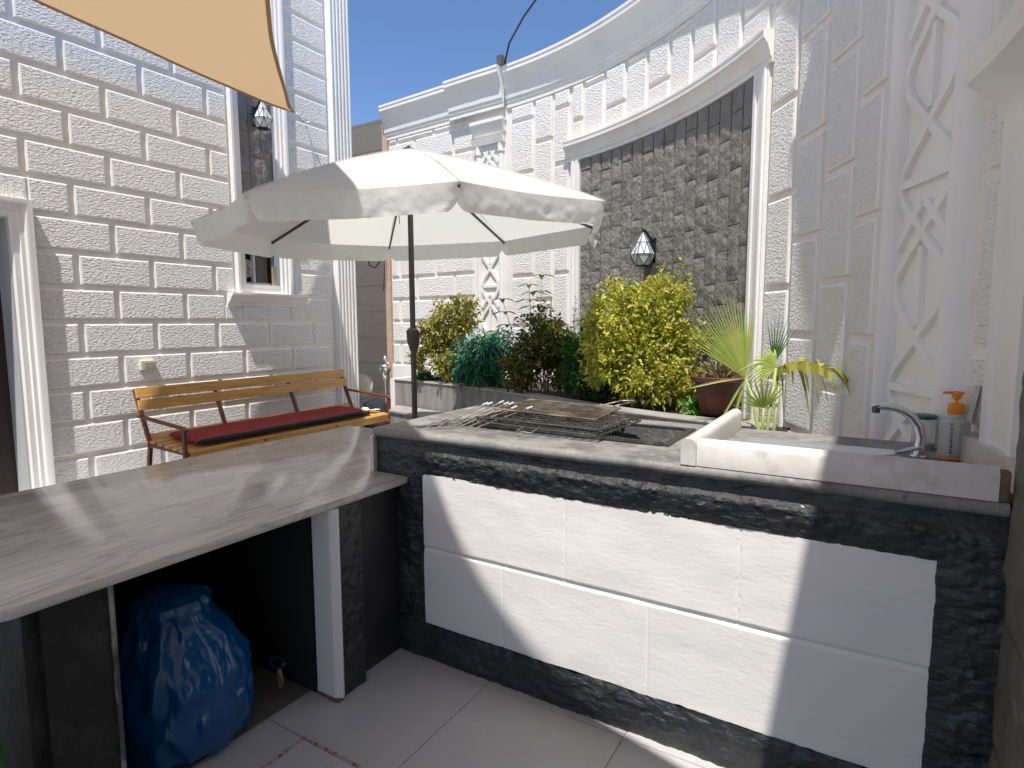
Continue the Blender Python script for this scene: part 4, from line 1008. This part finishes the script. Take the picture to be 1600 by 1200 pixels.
b.make('rock_facing', M_black, gc, smooth=45)
b = B()
def pf(s_, t_):
    x, z = PX0-.004+(PX1-PX0+.008)*s_, PZ0-.004+(PZ1-PZ0+.008)*t_
    x += (.004*noise.noise(Vector((z*9, 2, s_*3)))+.002*noise.noise(Vector((z*40, 2, s_*3))))*abs(2*s_-1)**20; z += (.005*noise.noise(Vector((x*7, 7, t_*3)))+.003*noise.noise(Vector((x*34, 7, t_*3))))*abs(2*t_-1)**20
    d = 0.004*noise.fractal(Vector((x*2.2, z*3, 8)), 1.0, 2.0, 3)
    zj = .508+.003*noise.noise(Vector((x*3, 0, 0)))
    g = abs(z-zj)
    if g < .009: d -= .010*(1-g/.009)
    for xj, top_ in ((-.966, 1), (-.335, 1), (-1.247, 0), (-.635, 0)):
        if top_ == (1 if z > zj else 0) and abs(x-xj-.002*noise.noise(Vector((z*30, xj, 0)))) < .004: d -= .0022
    return (x, FY-.010-d, z)
b.grid(pf, 460, 110)
b.make('white_panel', M_paint, gc, smooth=60)
random.seed(7)
b = B()
bx0, bx1, by0, by1 = -1.93, .36, FY+.016, 2.76
b.box(bx0, HX0-.02, by0, by1, 0, SZ0-.001); b.box(HX1+.02, bx1, by0, by1, 0, SZ0-.001)
b.box(HX0-.02, HX1+.02, by0, HY0-.02, 0, SZ0-.001); b.box(HX0-.02, HX1+.02, HY1+.02, by1, 0, SZ0-.001); b.box(HX0-.02, HX1+.02, HY0-.02, HY1+.02, 0, .80)
b.make('body', M_blackflat, gc)
b = B(); b.box(-1.952, -1.931, 1.96, 2.775, .822, SZ0-.001); b.make('end_strip', M_curb, gc)
# slab with the grill opening
b = B()
r_ = .02; XS, YS = [SX0+r_, HX0, HX1, SX1], [SY0+r_, HY0, HY1, SY1]
for i in range(3):
    for j in range(3):
        if i == 1 and j == 1: continue
        nx, ny = 14, 6
        b.grid(lambda s_, t_: (XS[i]+(XS[i+1]-XS[i])*s_, YS[j]+(YS[j+1]-YS[j])*t_, SZ1), nx, ny)
        b.add([(XS[i], YS[j], SZ0), (XS[i+1], YS[j], SZ0), (XS[i+1], YS[j+1], SZ0), (XS[i], YS[j+1], SZ0)], [(3, 2, 1, 0)])
nose = [(r_*math.sin(R(t)), r_*math.cos(R(t))) for t in range(0, 181, 20)]
nf = 60
for k in range(nf):
    xa, xb = XS[0]+(SX1-XS[0])*k/nf, XS[0]+(SX1-XS[0])*(k+1)/nf
    def ch(x): return .003*noise.noise(Vector((x*9, 0, 4)))
    b.add([(x, YS[0]-o*(1+ch(x)/r_), SZ0+r_+q) for x in (xa, xb) for (o, q) in nose], [(m_, m_+1, len(nose)+m_+1, len(nose)+m_) for m_ in range(len(nose)-1)])
b.add([(XS[0]-o, y, SZ0+r_+q) for y in (YS[0], SY1) for (o, q) in nose], [(m_, m_+1, len(nose)+m_+1, len(nose)+m_) for m_ in range(len(nose)-1)])
b.lathe([(nose[m_][0], SZ0+r_+nose[m_][1]) for m_ in range(len(nose))], (XS[0], YS[0], 0), 24, False, False)
for (p0, p1) in (((HX0, HY0), (HX1, HY0)), ((HX1, HY0), (HX1, HY1)), ((HX1, HY1), (HX0, HY1)), ((HX0, HY1), (HX0, HY0))):
    b.add([(*p0, SZ1), (*p1, SZ1), (*p1, SZ0), (*p0, SZ0)], [(0, 1, 2, 3)])
b.add([(SX0+r_, SY1, SZ0), (SX1, SY1, SZ0), (SX1, SY1, SZ1), (SX0+r_, SY1, SZ1)], [(0, 1, 2, 3)])
b.make('slab', M_slab, gc, smooth=40)
# sink curb
b = B()
def curbprof(w_, h): return [(0, 0), (0, h-w_*.38), (w_*.1, h-w_*.12), (w_*.3, h), (w_*.7, h), (w_*.9, h-w_*.12), (w_, h-w_*.38), (w_, 0)]
b.sweep([((-.53, y, SZ1+.0005), (1, 0, 0), (0, 0, 1)) for y in (1.962, 2.76)], curbprof(.05, .088))
b.make('side_curb', M_curb, gc, smooth=50)
b = B()
fp = [(0, 0), (0, .068), (.012, .085), (.034, .088), (.036, .086), (.036, 0)]
b.sweep([((x, 1.966, SZ1+.0005), (0, 1, 0), (0, 0, 1)) for x in (-.4785, .305)], fp)
b.make('front_curb', M_curb, gc, smooth=50)
b = B(); b.box(.306, .328, 1.968, 2.005, SZ1+.0005, SZ1+.082); b.make('brown_end_piece', M_rust, gc, bevel=.004)
# ledge along the wall behind the soap
b = B()
led = [(14.0, .05), (12.8, .075), (11.5, .085), (9.5, .085), (7.2, .085)]
vs = [CP(t, SZ1+.001, o) for t, o in led]+[CP(t, SZ1+.001, 0) for t, o in led[::-1]]; n_ = len(vs)
b.add(vs+[v+Vector((0, 0, .085)) for v in vs], [(i, (i+1) % n_, n_+(i+1) % n_, n_+i) for i in range(n_)]+[tuple(range(n_)), tuple(range(n_, 2*n_))])
b.make('wall_ledge', M_curb, gc)
# metal firebox
fb = thing('firebox', 'sooty sheet steel firebox trough sunk in the counter slab', 'grill', ((HX0+HX1)/2, 2.42, .9))
b = B(); ix0, ix1, iy0, iy1 = HX0+.012, HX1-.012, HY0+.012, HY1-.012; zb_ = .875
top4 = [(ix0, iy0), (ix1, iy0), (ix1, iy1), (ix0, iy1)]; bot4 = [(ix0+.06, iy0+.07), (ix1-.09, iy0+.07), (ix1-.09, iy1-.05), (ix0+.06, iy1-.05)]
for k in range(4):
    k2 = (k+1) % 4; A0, A1, B0, B1 = top4[k], top4[k2], bot4[k], bot4[k2]
    b.grid(lambda s_, t_: Vector((*A0, 1.03)).lerp(Vector((*A1, 1.03)), s_).lerp(Vector((*B0, zb_)).lerp(Vector((*B1, zb_)), s_), t_)+Vector((.002, .002, 0))*fbm((s_*8, t_*5, k), 1), 16, 6)
b.add([(*q, zb_) for q in bot4], [(0, 1, 2, 3)])
b.make('trough', M_ash, fb, smooth=40)
b = B(); rw = .022
for (q0, q1, w0, w1) in ((ix0-rw, ix1+rw, iy0-rw, iy0+.004), (ix0-rw, ix1+rw, iy1-.004, iy1+rw), (ix0-rw, ix0+.004, iy0+.004, iy1-.004), (ix1-.004, ix1+rw, iy0+.004, iy1-.004)):
    b.box(q0, q1, w0, w1, 1.0265, 1.033)
b.bar((ix0-.02, iy0-.028, 1.040), (ix1+.0, iy0-.022, 1.036), .012, .012)
b.make('rim', M_oldsteel, fb)
b = B(); b.box(ix1-.055, ix1-.02, iy1-.06, iy1-.03, .9, 1.0); 
# wire racks
def wiremesh(b, c, ux, uy, nx, ny, r1, r2, zw=0.0):
    c, ux, uy = Vector(c), Vector(ux), Vector(uy); up_ = ux.cross(uy).normalized()
    for i in range(nx+1): b.tube([c+ux*(i/nx-.5)-uy*.5, c+ux*(i/nx-.5)+uy*.5+up_*zw], r1 if 0 < i < nx else r2, 5)
    for j in range(ny+1): b.tube([c-ux*.5+uy*(j/ny-.5)+up_*r1*2, c+ux*.5+uy*(j/ny-.5)+up_*r1*2], r1 if 0 < j < ny else r2, 5)
g1 = thing('grill_rack', 'fine meshed rusty grill rack, topmost of the racks over the firebox', 'grill rack', (-1.22, 2.46, 1.1), 'wire racks over the firebox')
b = B(); wiremesh(b, (-1.235, 2.46, 1.098), (.48, .03, -.014), (-.03, .38, 0), 24, 18, .0013, .004); b.make('mesh', M_rusty, g1)
b = B(); e = Vector((-1.10, 2.66, 1.10)); b.tube([e, e+Vector((.05, .12, .012)), e+Vector((.11, .14, .014)), e+Vector((.12, .12, .012)), e+Vector((.06, .0, .0))], .0035, 6); b.make('handle', M_skewer, g1, smooth=True)
g2 = thing('grill_rack', 'coarse black wire grill rack lying askew under the rusty rack', 'grill rack', (-1.2, 2.38, 1.06), 'wire racks over the firebox')
b = B(); wiremesh(b, (-1.20, 2.37, 1.055), (.62, -.05, 0), (.04, .40, .01), 16, 10, .0024, .005); wiremesh(b, (-1.20, 2.37, 1.075), (.60, -.03, 0), (.03, .38, .01), 16, 10, .0024, .005); b.make('mesh', M_oldsteel, g2)
b = B(); e = Vector((-1.25, 2.15, 1.06)); b.tube([e+Vector((0, .02, 0)), e+Vector((.0, -.05, -.01)), e+Vector((.07, -.055, -.012)), e+Vector((.07, .02, 0))], .003, 6); b.make('handle', M_skewer, g2, smooth=True)
g3 = thing('skewer_stand', 'black iron barred stand inside the firebox carrying the racks', 'stand', (-1.28, 2.42, .9))
b = B()
for x in (-1.56, -.965):
    b.bar((x, 2.24, 1.042), (x, 2.60, 1.042), .008, .012)
    for k in range(11): b.bar((x, 2.255+.034*k, .88), (x, 2.255+.034*k, 1.04), .006, .006)
for y in (2.245, 2.595):
    b.bar((-1.56, y, 1.05), (-.965, y, 1.05), .010, .008)
    for k in range(10): b.bar((-1.54+.06*k, y, .9), (-1.54+.06*k, y, 1.045), .005, .005)
b.make('bars', M_iron, g3)
# skewers
def skewer(p0, p1, label, wd=.011):
    t = thing('skewer', label, 'skewer', p0, 'flat metal skewers resting on the firebox rim')
    p0, p1 = Vector(p0), Vector(p1); d = (p1-p0).normalized(); b = B()
    b.bar(p0+d*.03, p1-d*.03, wd, .0016); sd = d.cross(Ux).normalized()
    b.add([p0, p0+d*.032+sd*wd/2, p0+d*.032-sd*wd/2], [(0, 1, 2)]); b.make('blade', M_skewer, t)
    b = B(); b.tube([p1-d*.032, p1], [.006, .006], 8); b.make('ferrule', M_cap, t, smooth=40)
SK = [((-1.69, 2.03, 1.030), (-1.545, 2.33, 1.120), 'flat skewer with white end, leftmost of the bundle on the firebox rim'),
      ((-1.655, 2.055, 1.030), (-1.530, 2.345, 1.121), 'flat skewer with white end, second from the left in the bundle'),
      ((-1.62, 2.065, 1.030), (-1.505, 2.405, 1.122), 'flat skewer crossing above the bundle, third white end from the left'),
      ((-1.60, 2.085, 1.030), (-1.470, 2.395, 1.119), 'flat skewer in the middle of the bundle, fourth white end from the left'),
      ((-1.565, 2.09, 1.030), (-1.440, 2.390, 1.121), 'flat skewer in the middle of the bundle, fifth white end from the left'),
      ((-1.53, 2.10, 1.030), (-1.385, 2.33, 1.115), 'flat skewer near the rack, sixth white end from the left'),
      ((-1.49, 2.11, 1.032), (-1.315, 2.35, 1.115), 'flat skewer lying lowest over the rusty rack, rightmost of the bundle')]
for s_ in SK: skewer(*s_)
for k, (q0, q1) in enumerate([((-1.78, 2.06, 1.027), (-1.60, 2.44, 1.036)), ((-1.74, 2.05, 1.027), (-1.56, 2.47, 1.038)), ((-1.72, 2.08, 1.03), (-1.50, 2.42, 1.060)), ((-1.75, 2.16, 1.03), (-1.585, 2.50, 1.040))]):
    t = thing('skewer', ['bare dark flat skewer on the slab, farthest left of all skewers', 'bare flat skewer on the slab, just right of the farthest left one', 'bare flat skewer lying across the rim under the white ended bundle', 'short bare flat skewer at the back left of the pile'][k], 'skewer', q0, 'flat metal skewers resting on the firebox rim')
    b = B(); b.bar(q0, q1, .018, .002); b.make('blade', [M_skewer, M_oldsteel, M_skewer, M_rusty][k], t)

# ------------------------------------------------------------------ sink things
sk = thing('sink', 'stainless steel sink with ribbed drainer set in the slab behind the marble curb', 'sink', (-.13, 2.4, 1.03))
b = B()
def sf(s_, t_):
    x, y = -.44+.54*s_, 2.19+.36*t_; z = SZ1+.008
    if .06 < s_ < .94 and .1 < t_ < .9: z -= .006-.007*abs(math.sin(t_*math.pi*5))
    return (x, y, z if (0 < s_ < 1 and 0 < t_ < 1) else SZ1+.001)
b.grid(sf, 30, 60); b.make('drainer', M_inox, sk, smooth=True)
b = B(); b.tube([(-.03, 2.16, SZ1+.006), (.10, 2.16, SZ1+.006), (.115, 2.18, SZ1+.006), (.115, 2.30, SZ1+.006)], .006, 8); b.make('rim', M_inox, sk, smooth=True)
fc = thing('faucet', 'chrome swan-neck faucet curving left over the sink', 'faucet', (.156, 2.466, 1.025))
pts = [Vector(q) for q in [(.156, 2.466, 1.026), (.158, 2.467, 1.06), (.160, 2.468, 1.10), (.150, 2.462, 1.140), (.130, 2.450, 1.172), (.105, 2.435, 1.192), (.078, 2.420, 1.203), (.050, 2.404, 1.209), (.030, 2.392, 1.209), (.019, 2.385, 1.205)]]
b = B(); b.tube(pts, [.0165, .0165, .016, .0155, .015, .0145, .014, .0135, .0135, .013], 16); b.make('spout', M_chrome, fc, smooth=50)
b = B(); b.tube([(.022, 2.387, 1.206), (.022, 2.387, 1.186)], [.0135, .0125], 12); b.make('nozzle', M_oldsteel, fc, smooth=50)
b = B(); b.lathe([(.026, 0), (.026, .008), (.018, .012)], (.156, 2.466, 1.0265), 16); b.make('base', M_chrome, fc, smooth=40)
sp = thing('spoon', 'pale plastic scoop lying on the drainer beside the faucet', 'scoop', (.10, 2.40, 1.04))
b = B()
b.grid(lambda s_, t_: (.085+.075*s_+.0, 2.405+.045*(t_-.5)*2*math.sqrt(max(0, 1-(2*s_-1)**2))*.55+.03*s_, 1.040+.022*s_+.012*(2*t_-1)**2), 14, 8)
b.bar((.09, 2.405, 1.041), (.02, 2.385, 1.036), .012, .004); b.make('scoop', mat('pale_blue_plastic', (.60, .70, .72), .3), sp, smooth=True)
jar = thing('jar', 'small glass jar with dark green lid behind the faucet', 'jar', (.180, 2.672, 1.025))
GL = mat('clear_glass', (.93, .95, .93), .12, trans=.6, ior=1.2, spec=.4)
b = B(); b.lathe([(.034, 0), (.038, .006), (.038, .09), (.033, .104), (.033, .112)], (.180, 2.672, 1.026), 20); b.make('glass', GL, jar, smooth=40)
b = B(); b.lathe([(.040, 0), (.042, .004), (.042, .012), (.038, .015)], (.180, 2.672, 1.139), 20); b.make('lid', M_green_lid, jar, smooth=40)
b = B(); b.lathe([(.031, 0), (.033, .012), (.028, .02)], (.180, 2.672, 1.028), 14); b.make('contents', mat('yellow_liquid', (.55, .33, .02), .3), jar, smooth=40)
sb = thing('soap_bottle', 'clear pump soap bottle with orange pump, beside the jar', 'soap bottle', (.257, 2.515, 1.025))
def rrect(b, c, ax_, w_, d_, z0, z1, taper=1.0, n=6, rr=.012):
    u = Vector((math.cos(ax_), math.sin(ax_), 0)); v = Vector((-u.y, u.x, 0)); ring = []
    for (sx, sy, a0) in ((1, 1, 0), (-1, 1, 90), (-1, -1, 180), (1, -1, 270)):
        for k in range(n+1):
            t = R(a0+90*k/n); ring.append((sx*(w_/2-rr)+rr*math.cos(t), sy*(d_/2-rr)+rr*math.sin(t)))
    m_ = len(ring); vs = []
    for z, s_ in ((z0, 1), (z1, taper)):
        for (p_, q_) in ring: vs.append(Vector(c)+u*p_*s_+v*q_*s_+Vector((0, 0, z)))
    b.add(vs, [(i, (i+1) % m_, m_+(i+1) % m_, m_+i) for i in range(m_)]+[tuple(range(m_-1, -1, -1)), tuple(range(m_, 2*m_))])
bc = (.257, 2.515, 1.026); AX = R(31)
frost = mat('frosted_clear_plastic', (.90, .90, .86), .3, trans=.55, ior=1.2)
b = B(); rrect(b, bc, AX, .085, .05, 0, .128, 1.0); rrect(b, bc, AX, .085, .05, .1285, .142, .55); b.lathe([(.016, .142), (.016, .155)], bc, 14); b.make('bottle', frost, sb, smooth=35)
b = B(); rrect(b, bc, AX, .087, .052, .001, .014); b.make('soap_residue', mat('orange_soap', (.75, .33, .12), .3), sb, smooth=35)
b = B(); b.lathe([(.023, .156), (.024, .158), (.024, .190), (.018, .194)], bc, 18); b.lathe([(.006, .194), (.006, .205), (.014, .212), (.015, .222), (.020, .224), (.020, .234)], bc, 14); b.bar(Vector(bc)+Ux*.232, Vector(bc)+Ux*.230-Lx*.046, .012, .008); b.make('pump', M_orange, sb, smooth=40)
b = B(); uu = Vector((math.cos(AX), math.sin(AX), 0)); vv = Vector((-uu.y, uu.x, 0)); cc = Vector(bc)-vv*.0265-uu*.028
for k in range(9): b.bar(cc+Ux*(.024+.010*k), cc+Ux*(.030+.010*k), .008-.003*(k % 2), .0008, -vv)
b.tube([cc+Ux*.122+uu*(.005*math.cos(t))+Ux*(.005*math.sin(t)) for t in [i*.7 for i in range(9)]], .001, 4); b.make('printed_mark', mat('blue_grey_print', (.10, .14, .20), .5), sb)
rs = thing('sponge', 'flattened red and white scrubbing pad on the slab under the soap bottle', 'sponge', (.30, 2.40, 1.03))
b = B(); b.grid(lambda s_, t_: (.285+.05*s_, 2.36+.07*t_, 1.030+.014*math.sin(math.pi*s_)*math.sin(math.pi*t_)), 8, 8); b.make('pad', mat('dark_red_pad', (.22, .03, .03), .8), rs, smooth=True)
b = B(); b.box(.262, .284, 2.365, 2.385, 1.027, 1.042); b.make('wrapper', M_cap, rs, bevel=.003)
tl_ = thing('marble_offcut', 'thin white marble offcut leaning on the wall behind the soap bottle', 'marble piece', (.33, 2.6, 1.03))
b = B(); q0_ = CP(13.4, 1.112, .075); q1_ = CP(12.6, 1.112, .070); b.hexa([q0_, q1_, CP(12.6, 1.112, .055), CP(13.4, 1.112, .060), CP(13.3, 1.27, .045), CP(12.5, 1.285, .045), CP(12.5, 1.285, .031), CP(13.3, 1.27, .031)]); b.make('piece', M_curb, tl_)

pier = thing('stone_pier', 'mossy dark grey rock pier at the extreme right, ending the grill counter', 'pier', (.40, 1.56, 0))
b = B(); 
for k in range(6):
    za, zb = .355*k+.003, .355*(k+1)-.003
    for (ya, yb) in (((1.15, 1.60), (1.606, 1.975)) if k % 2 else ((1.15, 1.40), (1.406, 1.975))):
        def fpier(s_, t_):
            e = min(1, min(s_, 1-s_)*10)*min(1, min(t_, 1-t_)*10)
            return (.336-(.004+.016*abs(fbm((ya+(yb-ya)*s_, (za+(zb-za)*t_), k*3+ya), 5, 4)))*e, ya+(yb-ya)*s_, za+(zb-za)*t_)
        b.grid(fpier, 24, 24)
b.box(.337, .46, 1.15, 1.974, 0, 2.118); b.make('shaft', MATS['mossy_grey_rock'], pier, smooth=40)
# ------------------------------------------------------------------ marble counter
mc = thing('marble_counter', 'long banded grey marble counter on black stone piers, in front of the bench', 'counter', (-2.3, 1.6, 0))
MX0, MX1, MY0, MY1, MZ0, MZ1 = -2.945, -1.735, .500, 1.972, .788, .822
b = B()
def mtop():
    rc = .05; out = []
    # outline, counter-clockwise, with rounded near right corner
    out += [(MX0, MY0)]
    for k in range(7):
        t = R(-90+90*k/6); out.append((MX1-rc+rc*math.cos(t), MY0+rc+rc*math.sin(t)))
    out += [(MX1, 1.2), (MX1, MY1), (-1.958, MY1), (-1.958, MY1+.02), (-1.958, 2.78), (MX0, 2.78)]
    return out
ol = mtop(); n_ = len(ol)
def off(ol, d):
    res = []
    for i, q in enumerate(ol):
        p0, p1 = Vector(ol[i-1]), Vector(ol[(i+1) % len(ol)]); q = Vector(q)
        e0, e1_ = (q-p0).normalized(), (p1-q).normalized(); nn = Vector((e0.y+e1_.y, -(e0.x+e1_.x)))
        if nn.length > 1e-6: nn.normalize()
        res.append(q-nn*d)
    return res
prf = [(.010, MZ1), (.004, MZ1-.002), (.0, MZ1-.009), (.0, MZ0+.012), (.004, MZ0+.003), (.012, MZ0)]
vs = []
for (d, z) in prf: vs += [(q.x, q.y, z) for q in off(ol, d)]
fs = []
for r_i in range(len(prf)-1):
    for i in range(n_): fs.append((r_i*n_+i, r_i*n_+(i+1) % n_, (r_i+1)*n_+(i+1) % n_, (r_i+1)*n_+i))
fs += [tuple(range(n_)), tuple(range((len(prf)-1)*n_, len(prf)*n_))]
b.add(vs, fs); b.make('marble_top', M_marble, mc, smooth=40)
def rockbox(b, x, y0, y1, z0, z1, nx=24, nz=70, amp=.014, sd=0, e_=.12):
    b.grid(lambda s_, t_: (x+amp*(abs(fbm((y0+(y1-y0)*s_, (z0+(z1-z0)*t_)*1.4, sd), 6, 4))+.3*fbm((s_*2, t_*9, sd+4), 2, 3))*min(1, min(s_, 1-s_)/e_), y0+(y1-y0)*s_, z0+(z1-z0)*t_), nx, nz)
b = B(); rockbox(b, -1.772, .61, .765, 0, .787, sd=2); rockbox(b, -1.79, .575, .61, 0, .787, 6, 40, .006, 5)
b.box(-2.88, -1.79, .575, .612, 0, .787); b.box(-2.88, -1.773, .612, .766, 0, .787); b.make('near_pier', mat('dark_grey_rock_paint', (0.028, 0.028, 0.026), .7, var=[(9, U, (.055, .055, .05), .5, .75)], bump=[('noise', 20, U, .02), ('fine', 40, U, .01)], spec=.25), mc, smooth=45)
b = B(); b.box(-1.776, -1.766, .7665, .7785, 0, .787); b.make('pier_edge', mat('chipped_pale_edge', (.30, .30, .28), .7, var=[(20, (1, 1, .4), (.06, .06, .06), .42, .55)]), mc)
b = B(); rockbox(b, -1.752, 1.565, 1.70, 0, .787, sd=7); b.box(-2.0, -1.753, 1.545, 1.70, 0, .787); b.make('far_pier', M_black, mc, smooth=45)
b = B(); b.box(-2.88, -1.80, 1.701, 1.985, 0, .787); b.make('pier_return', M_blackflat, mc)
b = B(); b.box(-1.853, -1.752, 1.530, 1.5445, .018, .787); b.hexa([(-1.752, 1.530, .018), (-1.722, 1.548, .018), (-1.735, 1.566, .018), (-1.752, 1.5445, .018), (-1.752, 1.530, .787), (-1.722, 1.548, .787), (-1.735, 1.566, .787), (-1.752, 1.5445, .787)]); b.make('white_jamb', M_paint, mc, bevel=.003)
b = B(); b.box(-1.86, -1.735, 1.533, 1.56, 0.001, .018); b.make('jamb_foot', M_rust, mc)
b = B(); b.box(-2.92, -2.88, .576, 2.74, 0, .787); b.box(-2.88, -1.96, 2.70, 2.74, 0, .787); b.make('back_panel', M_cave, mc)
b = B(); b.box(-2.879, -1.90, .767, 1.543, .001, .0045); b.make('recess_floor', mat('dark_recess_floor', (.11, .108, .10), .85, var=[(6, U, (.16, .13, .10), .5, .8)]), mc)  # thin sheet over the tiles, darker than the floor around it
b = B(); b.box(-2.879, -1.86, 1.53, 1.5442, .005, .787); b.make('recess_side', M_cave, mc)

# bin bag under the counter
bb_ = thing('bin_bag', 'full blue plastic bin bag tied at the top, under the marble counter', 'bin bag', (-2.06, 1.12, 0))
b = B()
cA = Vector((-2.055, 1.115, 0))
prb = [(.0, .006), (.15, .008), (.205, .03), (.225, .09), (.226, .16), (.218, .24), (.206, .31), (.190, .37), (.168, .42), (.142, .458), (.126, .480), (.124, .500), (.128, .520), (.112, .545), (.07, .562), (.0, .566)]
def bf(s_, t_):
    k = t_*(len(prb)-1); i = min(int(k), len(prb)-2); f = k-i
    r_ = prb[i][0]*(1-f)+prb[i+1][0]*f; z = prb[i][1]*(1-f)+prb[i+1][1]*f
    an = s_*2*math.pi; cs, sn = math.cos(an), math.sin(an)
    up_ = max(0, (z-.30)/.25)
    nz_ = .09*fbm((cs*1.3, sn*1.3, z*4), 1.2, 2)-.16*abs(noise.noise(Vector((cs*2.6+z*2, sn*2.6, z*7))))+.05*abs(noise.noise(Vector((cs*6, sn*6+z*4, z*12))))
    pleat = .05*math.sin(an*11+z*8)*min(1, up_*1.1)*math.exp(-((z-.47)/.08)**2)+.02*math.sin(an*17+2)*min(1, up_)
    r_ = r_*(1+nz_+pleat)
    return cA+Vector((r_*cs*1.0-.01*up_, r_*sn*1.0-.03*up_, z))
b.grid(bf, 150, 90); b.make('bag', M_bluebag, bb_, smooth=True)
# small litter under the counter
sc_ = thing('plastic_scrap', 'white torn plastic scrap with a blue ring on the recess floor beside the bin bag', 'litter', (-2.01, 1.477, 0))
b = B()
b.grid(lambda s_, t_: (-2.012+(.008+.022*math.sin(math.pi*min(1, t_*1.1)))*(s_-.5)*2, 1.475+.006*math.sin(4*t_+3*s_), .006+.085*t_), 6, 10)
b.make('strip', mat('dusty_white_plastic', (.42, .41, .38), .5), sc_, smooth=True)
b = B(); rc_ = Vector((-2.035, 1.48, .107)); b.tube([rc_+Vector((.036*math.cos(t), .02*math.sin(t)*.5, .017*math.sin(t)+.006*math.cos(t))) for t in [i*math.pi/10 for i in range(21)]], .0028, 6, False); b.tube([rc_+Vector((.03, 0, -.004)), rc_+Vector((.052, 0, .012))], .008, 8); b.make('ring', mat('dull_blue_plastic', (.04, .08, .30), .4), sc_, smooth=True)
# green turf roll at the left edge
gr = thing('turf_roll', 'rough green artificial turf roll standing beside the near counter pier', 'turf roll', (-1.80, .44, 0))
b = B(); gcx = Vector((-1.80, .440, 0))
b.grid(lambda s_, t_: gcx+Vector(((.118-.062*t_)*(1+.06*fbm((math.cos(s_*6.283)*3, math.sin(s_*6.283)*3, t_*6), 2))*math.cos(s_*6.283), (.118-.062*t_)*(1+.08*fbm((math.cos(s_*6.283)*4, t_*9, 3), 2))*math.sin(s_*6.283), .70*t_)), 40, 60)
b.grid(lambda s_, t_: gcx+Vector((.058*(1-t_)*math.cos(s_*6.283), .058*(1-t_)*math.sin(s_*6.283), .70-.02*t_)), 30, 3)
b.make('roll', M_turf, gr, smooth=True)

# ------------------------------------------------------------------ cables
cb = thing('overhead_cable', 'black cable rising from a bracket on top of the curved wall cornice', 'cable', (-3.3, 5.3, 4.4))
p_ = [LP(-.35, ZT+.02, .1)]
s0 = CP(82.2, ZT, .16)
b = B(); b.tube([s0, s0+Vector((.05, .02, .22)), s0+Vector((.22, .06, .48)), s0+Vector((.48, .10, .75)), s0+Vector((.80, .14, 1.10)), s0+Vector((1.3, .2, 1.7)), s0+Vector((2.4, .3, 3.2))], .011, 8); b.make('wire', M_cable, cb, smooth=True)
b = B(); s1 = CP(83.1, ZT, .14); b.box(s1.x-.04, s1.x+.03, s1.y-.03, s1.y+.03, ZT, ZT+.11); b.box(s1.x+.035, s1.x+.06, s1.y-.02, s1.y+.02, ZT, ZT+.05); b.make('bracket', mat('dark_grey_bracket', (.09, .09, .085), .6), cb)
cl = thing('hanging_cable', 'black cable looping down beside the pinkish post under the umbrella edge', 'cable', (-5.8, 6.1, 2.6))
o_ = FP(FL+.07, 0, .07)
b = B(); b.tube([o_+Vector((.02, 0, 2.75)), o_+Vector((.0, 0, 2.55)), o_+Vector((-.05, -.01, 2.38)), o_+Vector((-.16, -.02, 2.27)), o_+Vector((-.27, -.02, 2.31)), o_+Vector((-.30, -.02, 2.42)), o_+Vector((-.29, 0, 2.6))], .009, 8); b.make('wire', M_cable, cl, smooth=True)
b = B(); b.tube([o_+Vector((.02, 0, 2.7)), o_+Vector((.005, 0, 2.3)), o_+Vector((-.03, 0, 1.95))], .006, 6); b.make('tail', M_cable, cl, smooth=True)
# tidy private flags
for o in list(bpy.data.objects):
    if '_local' in o: del o['_local']
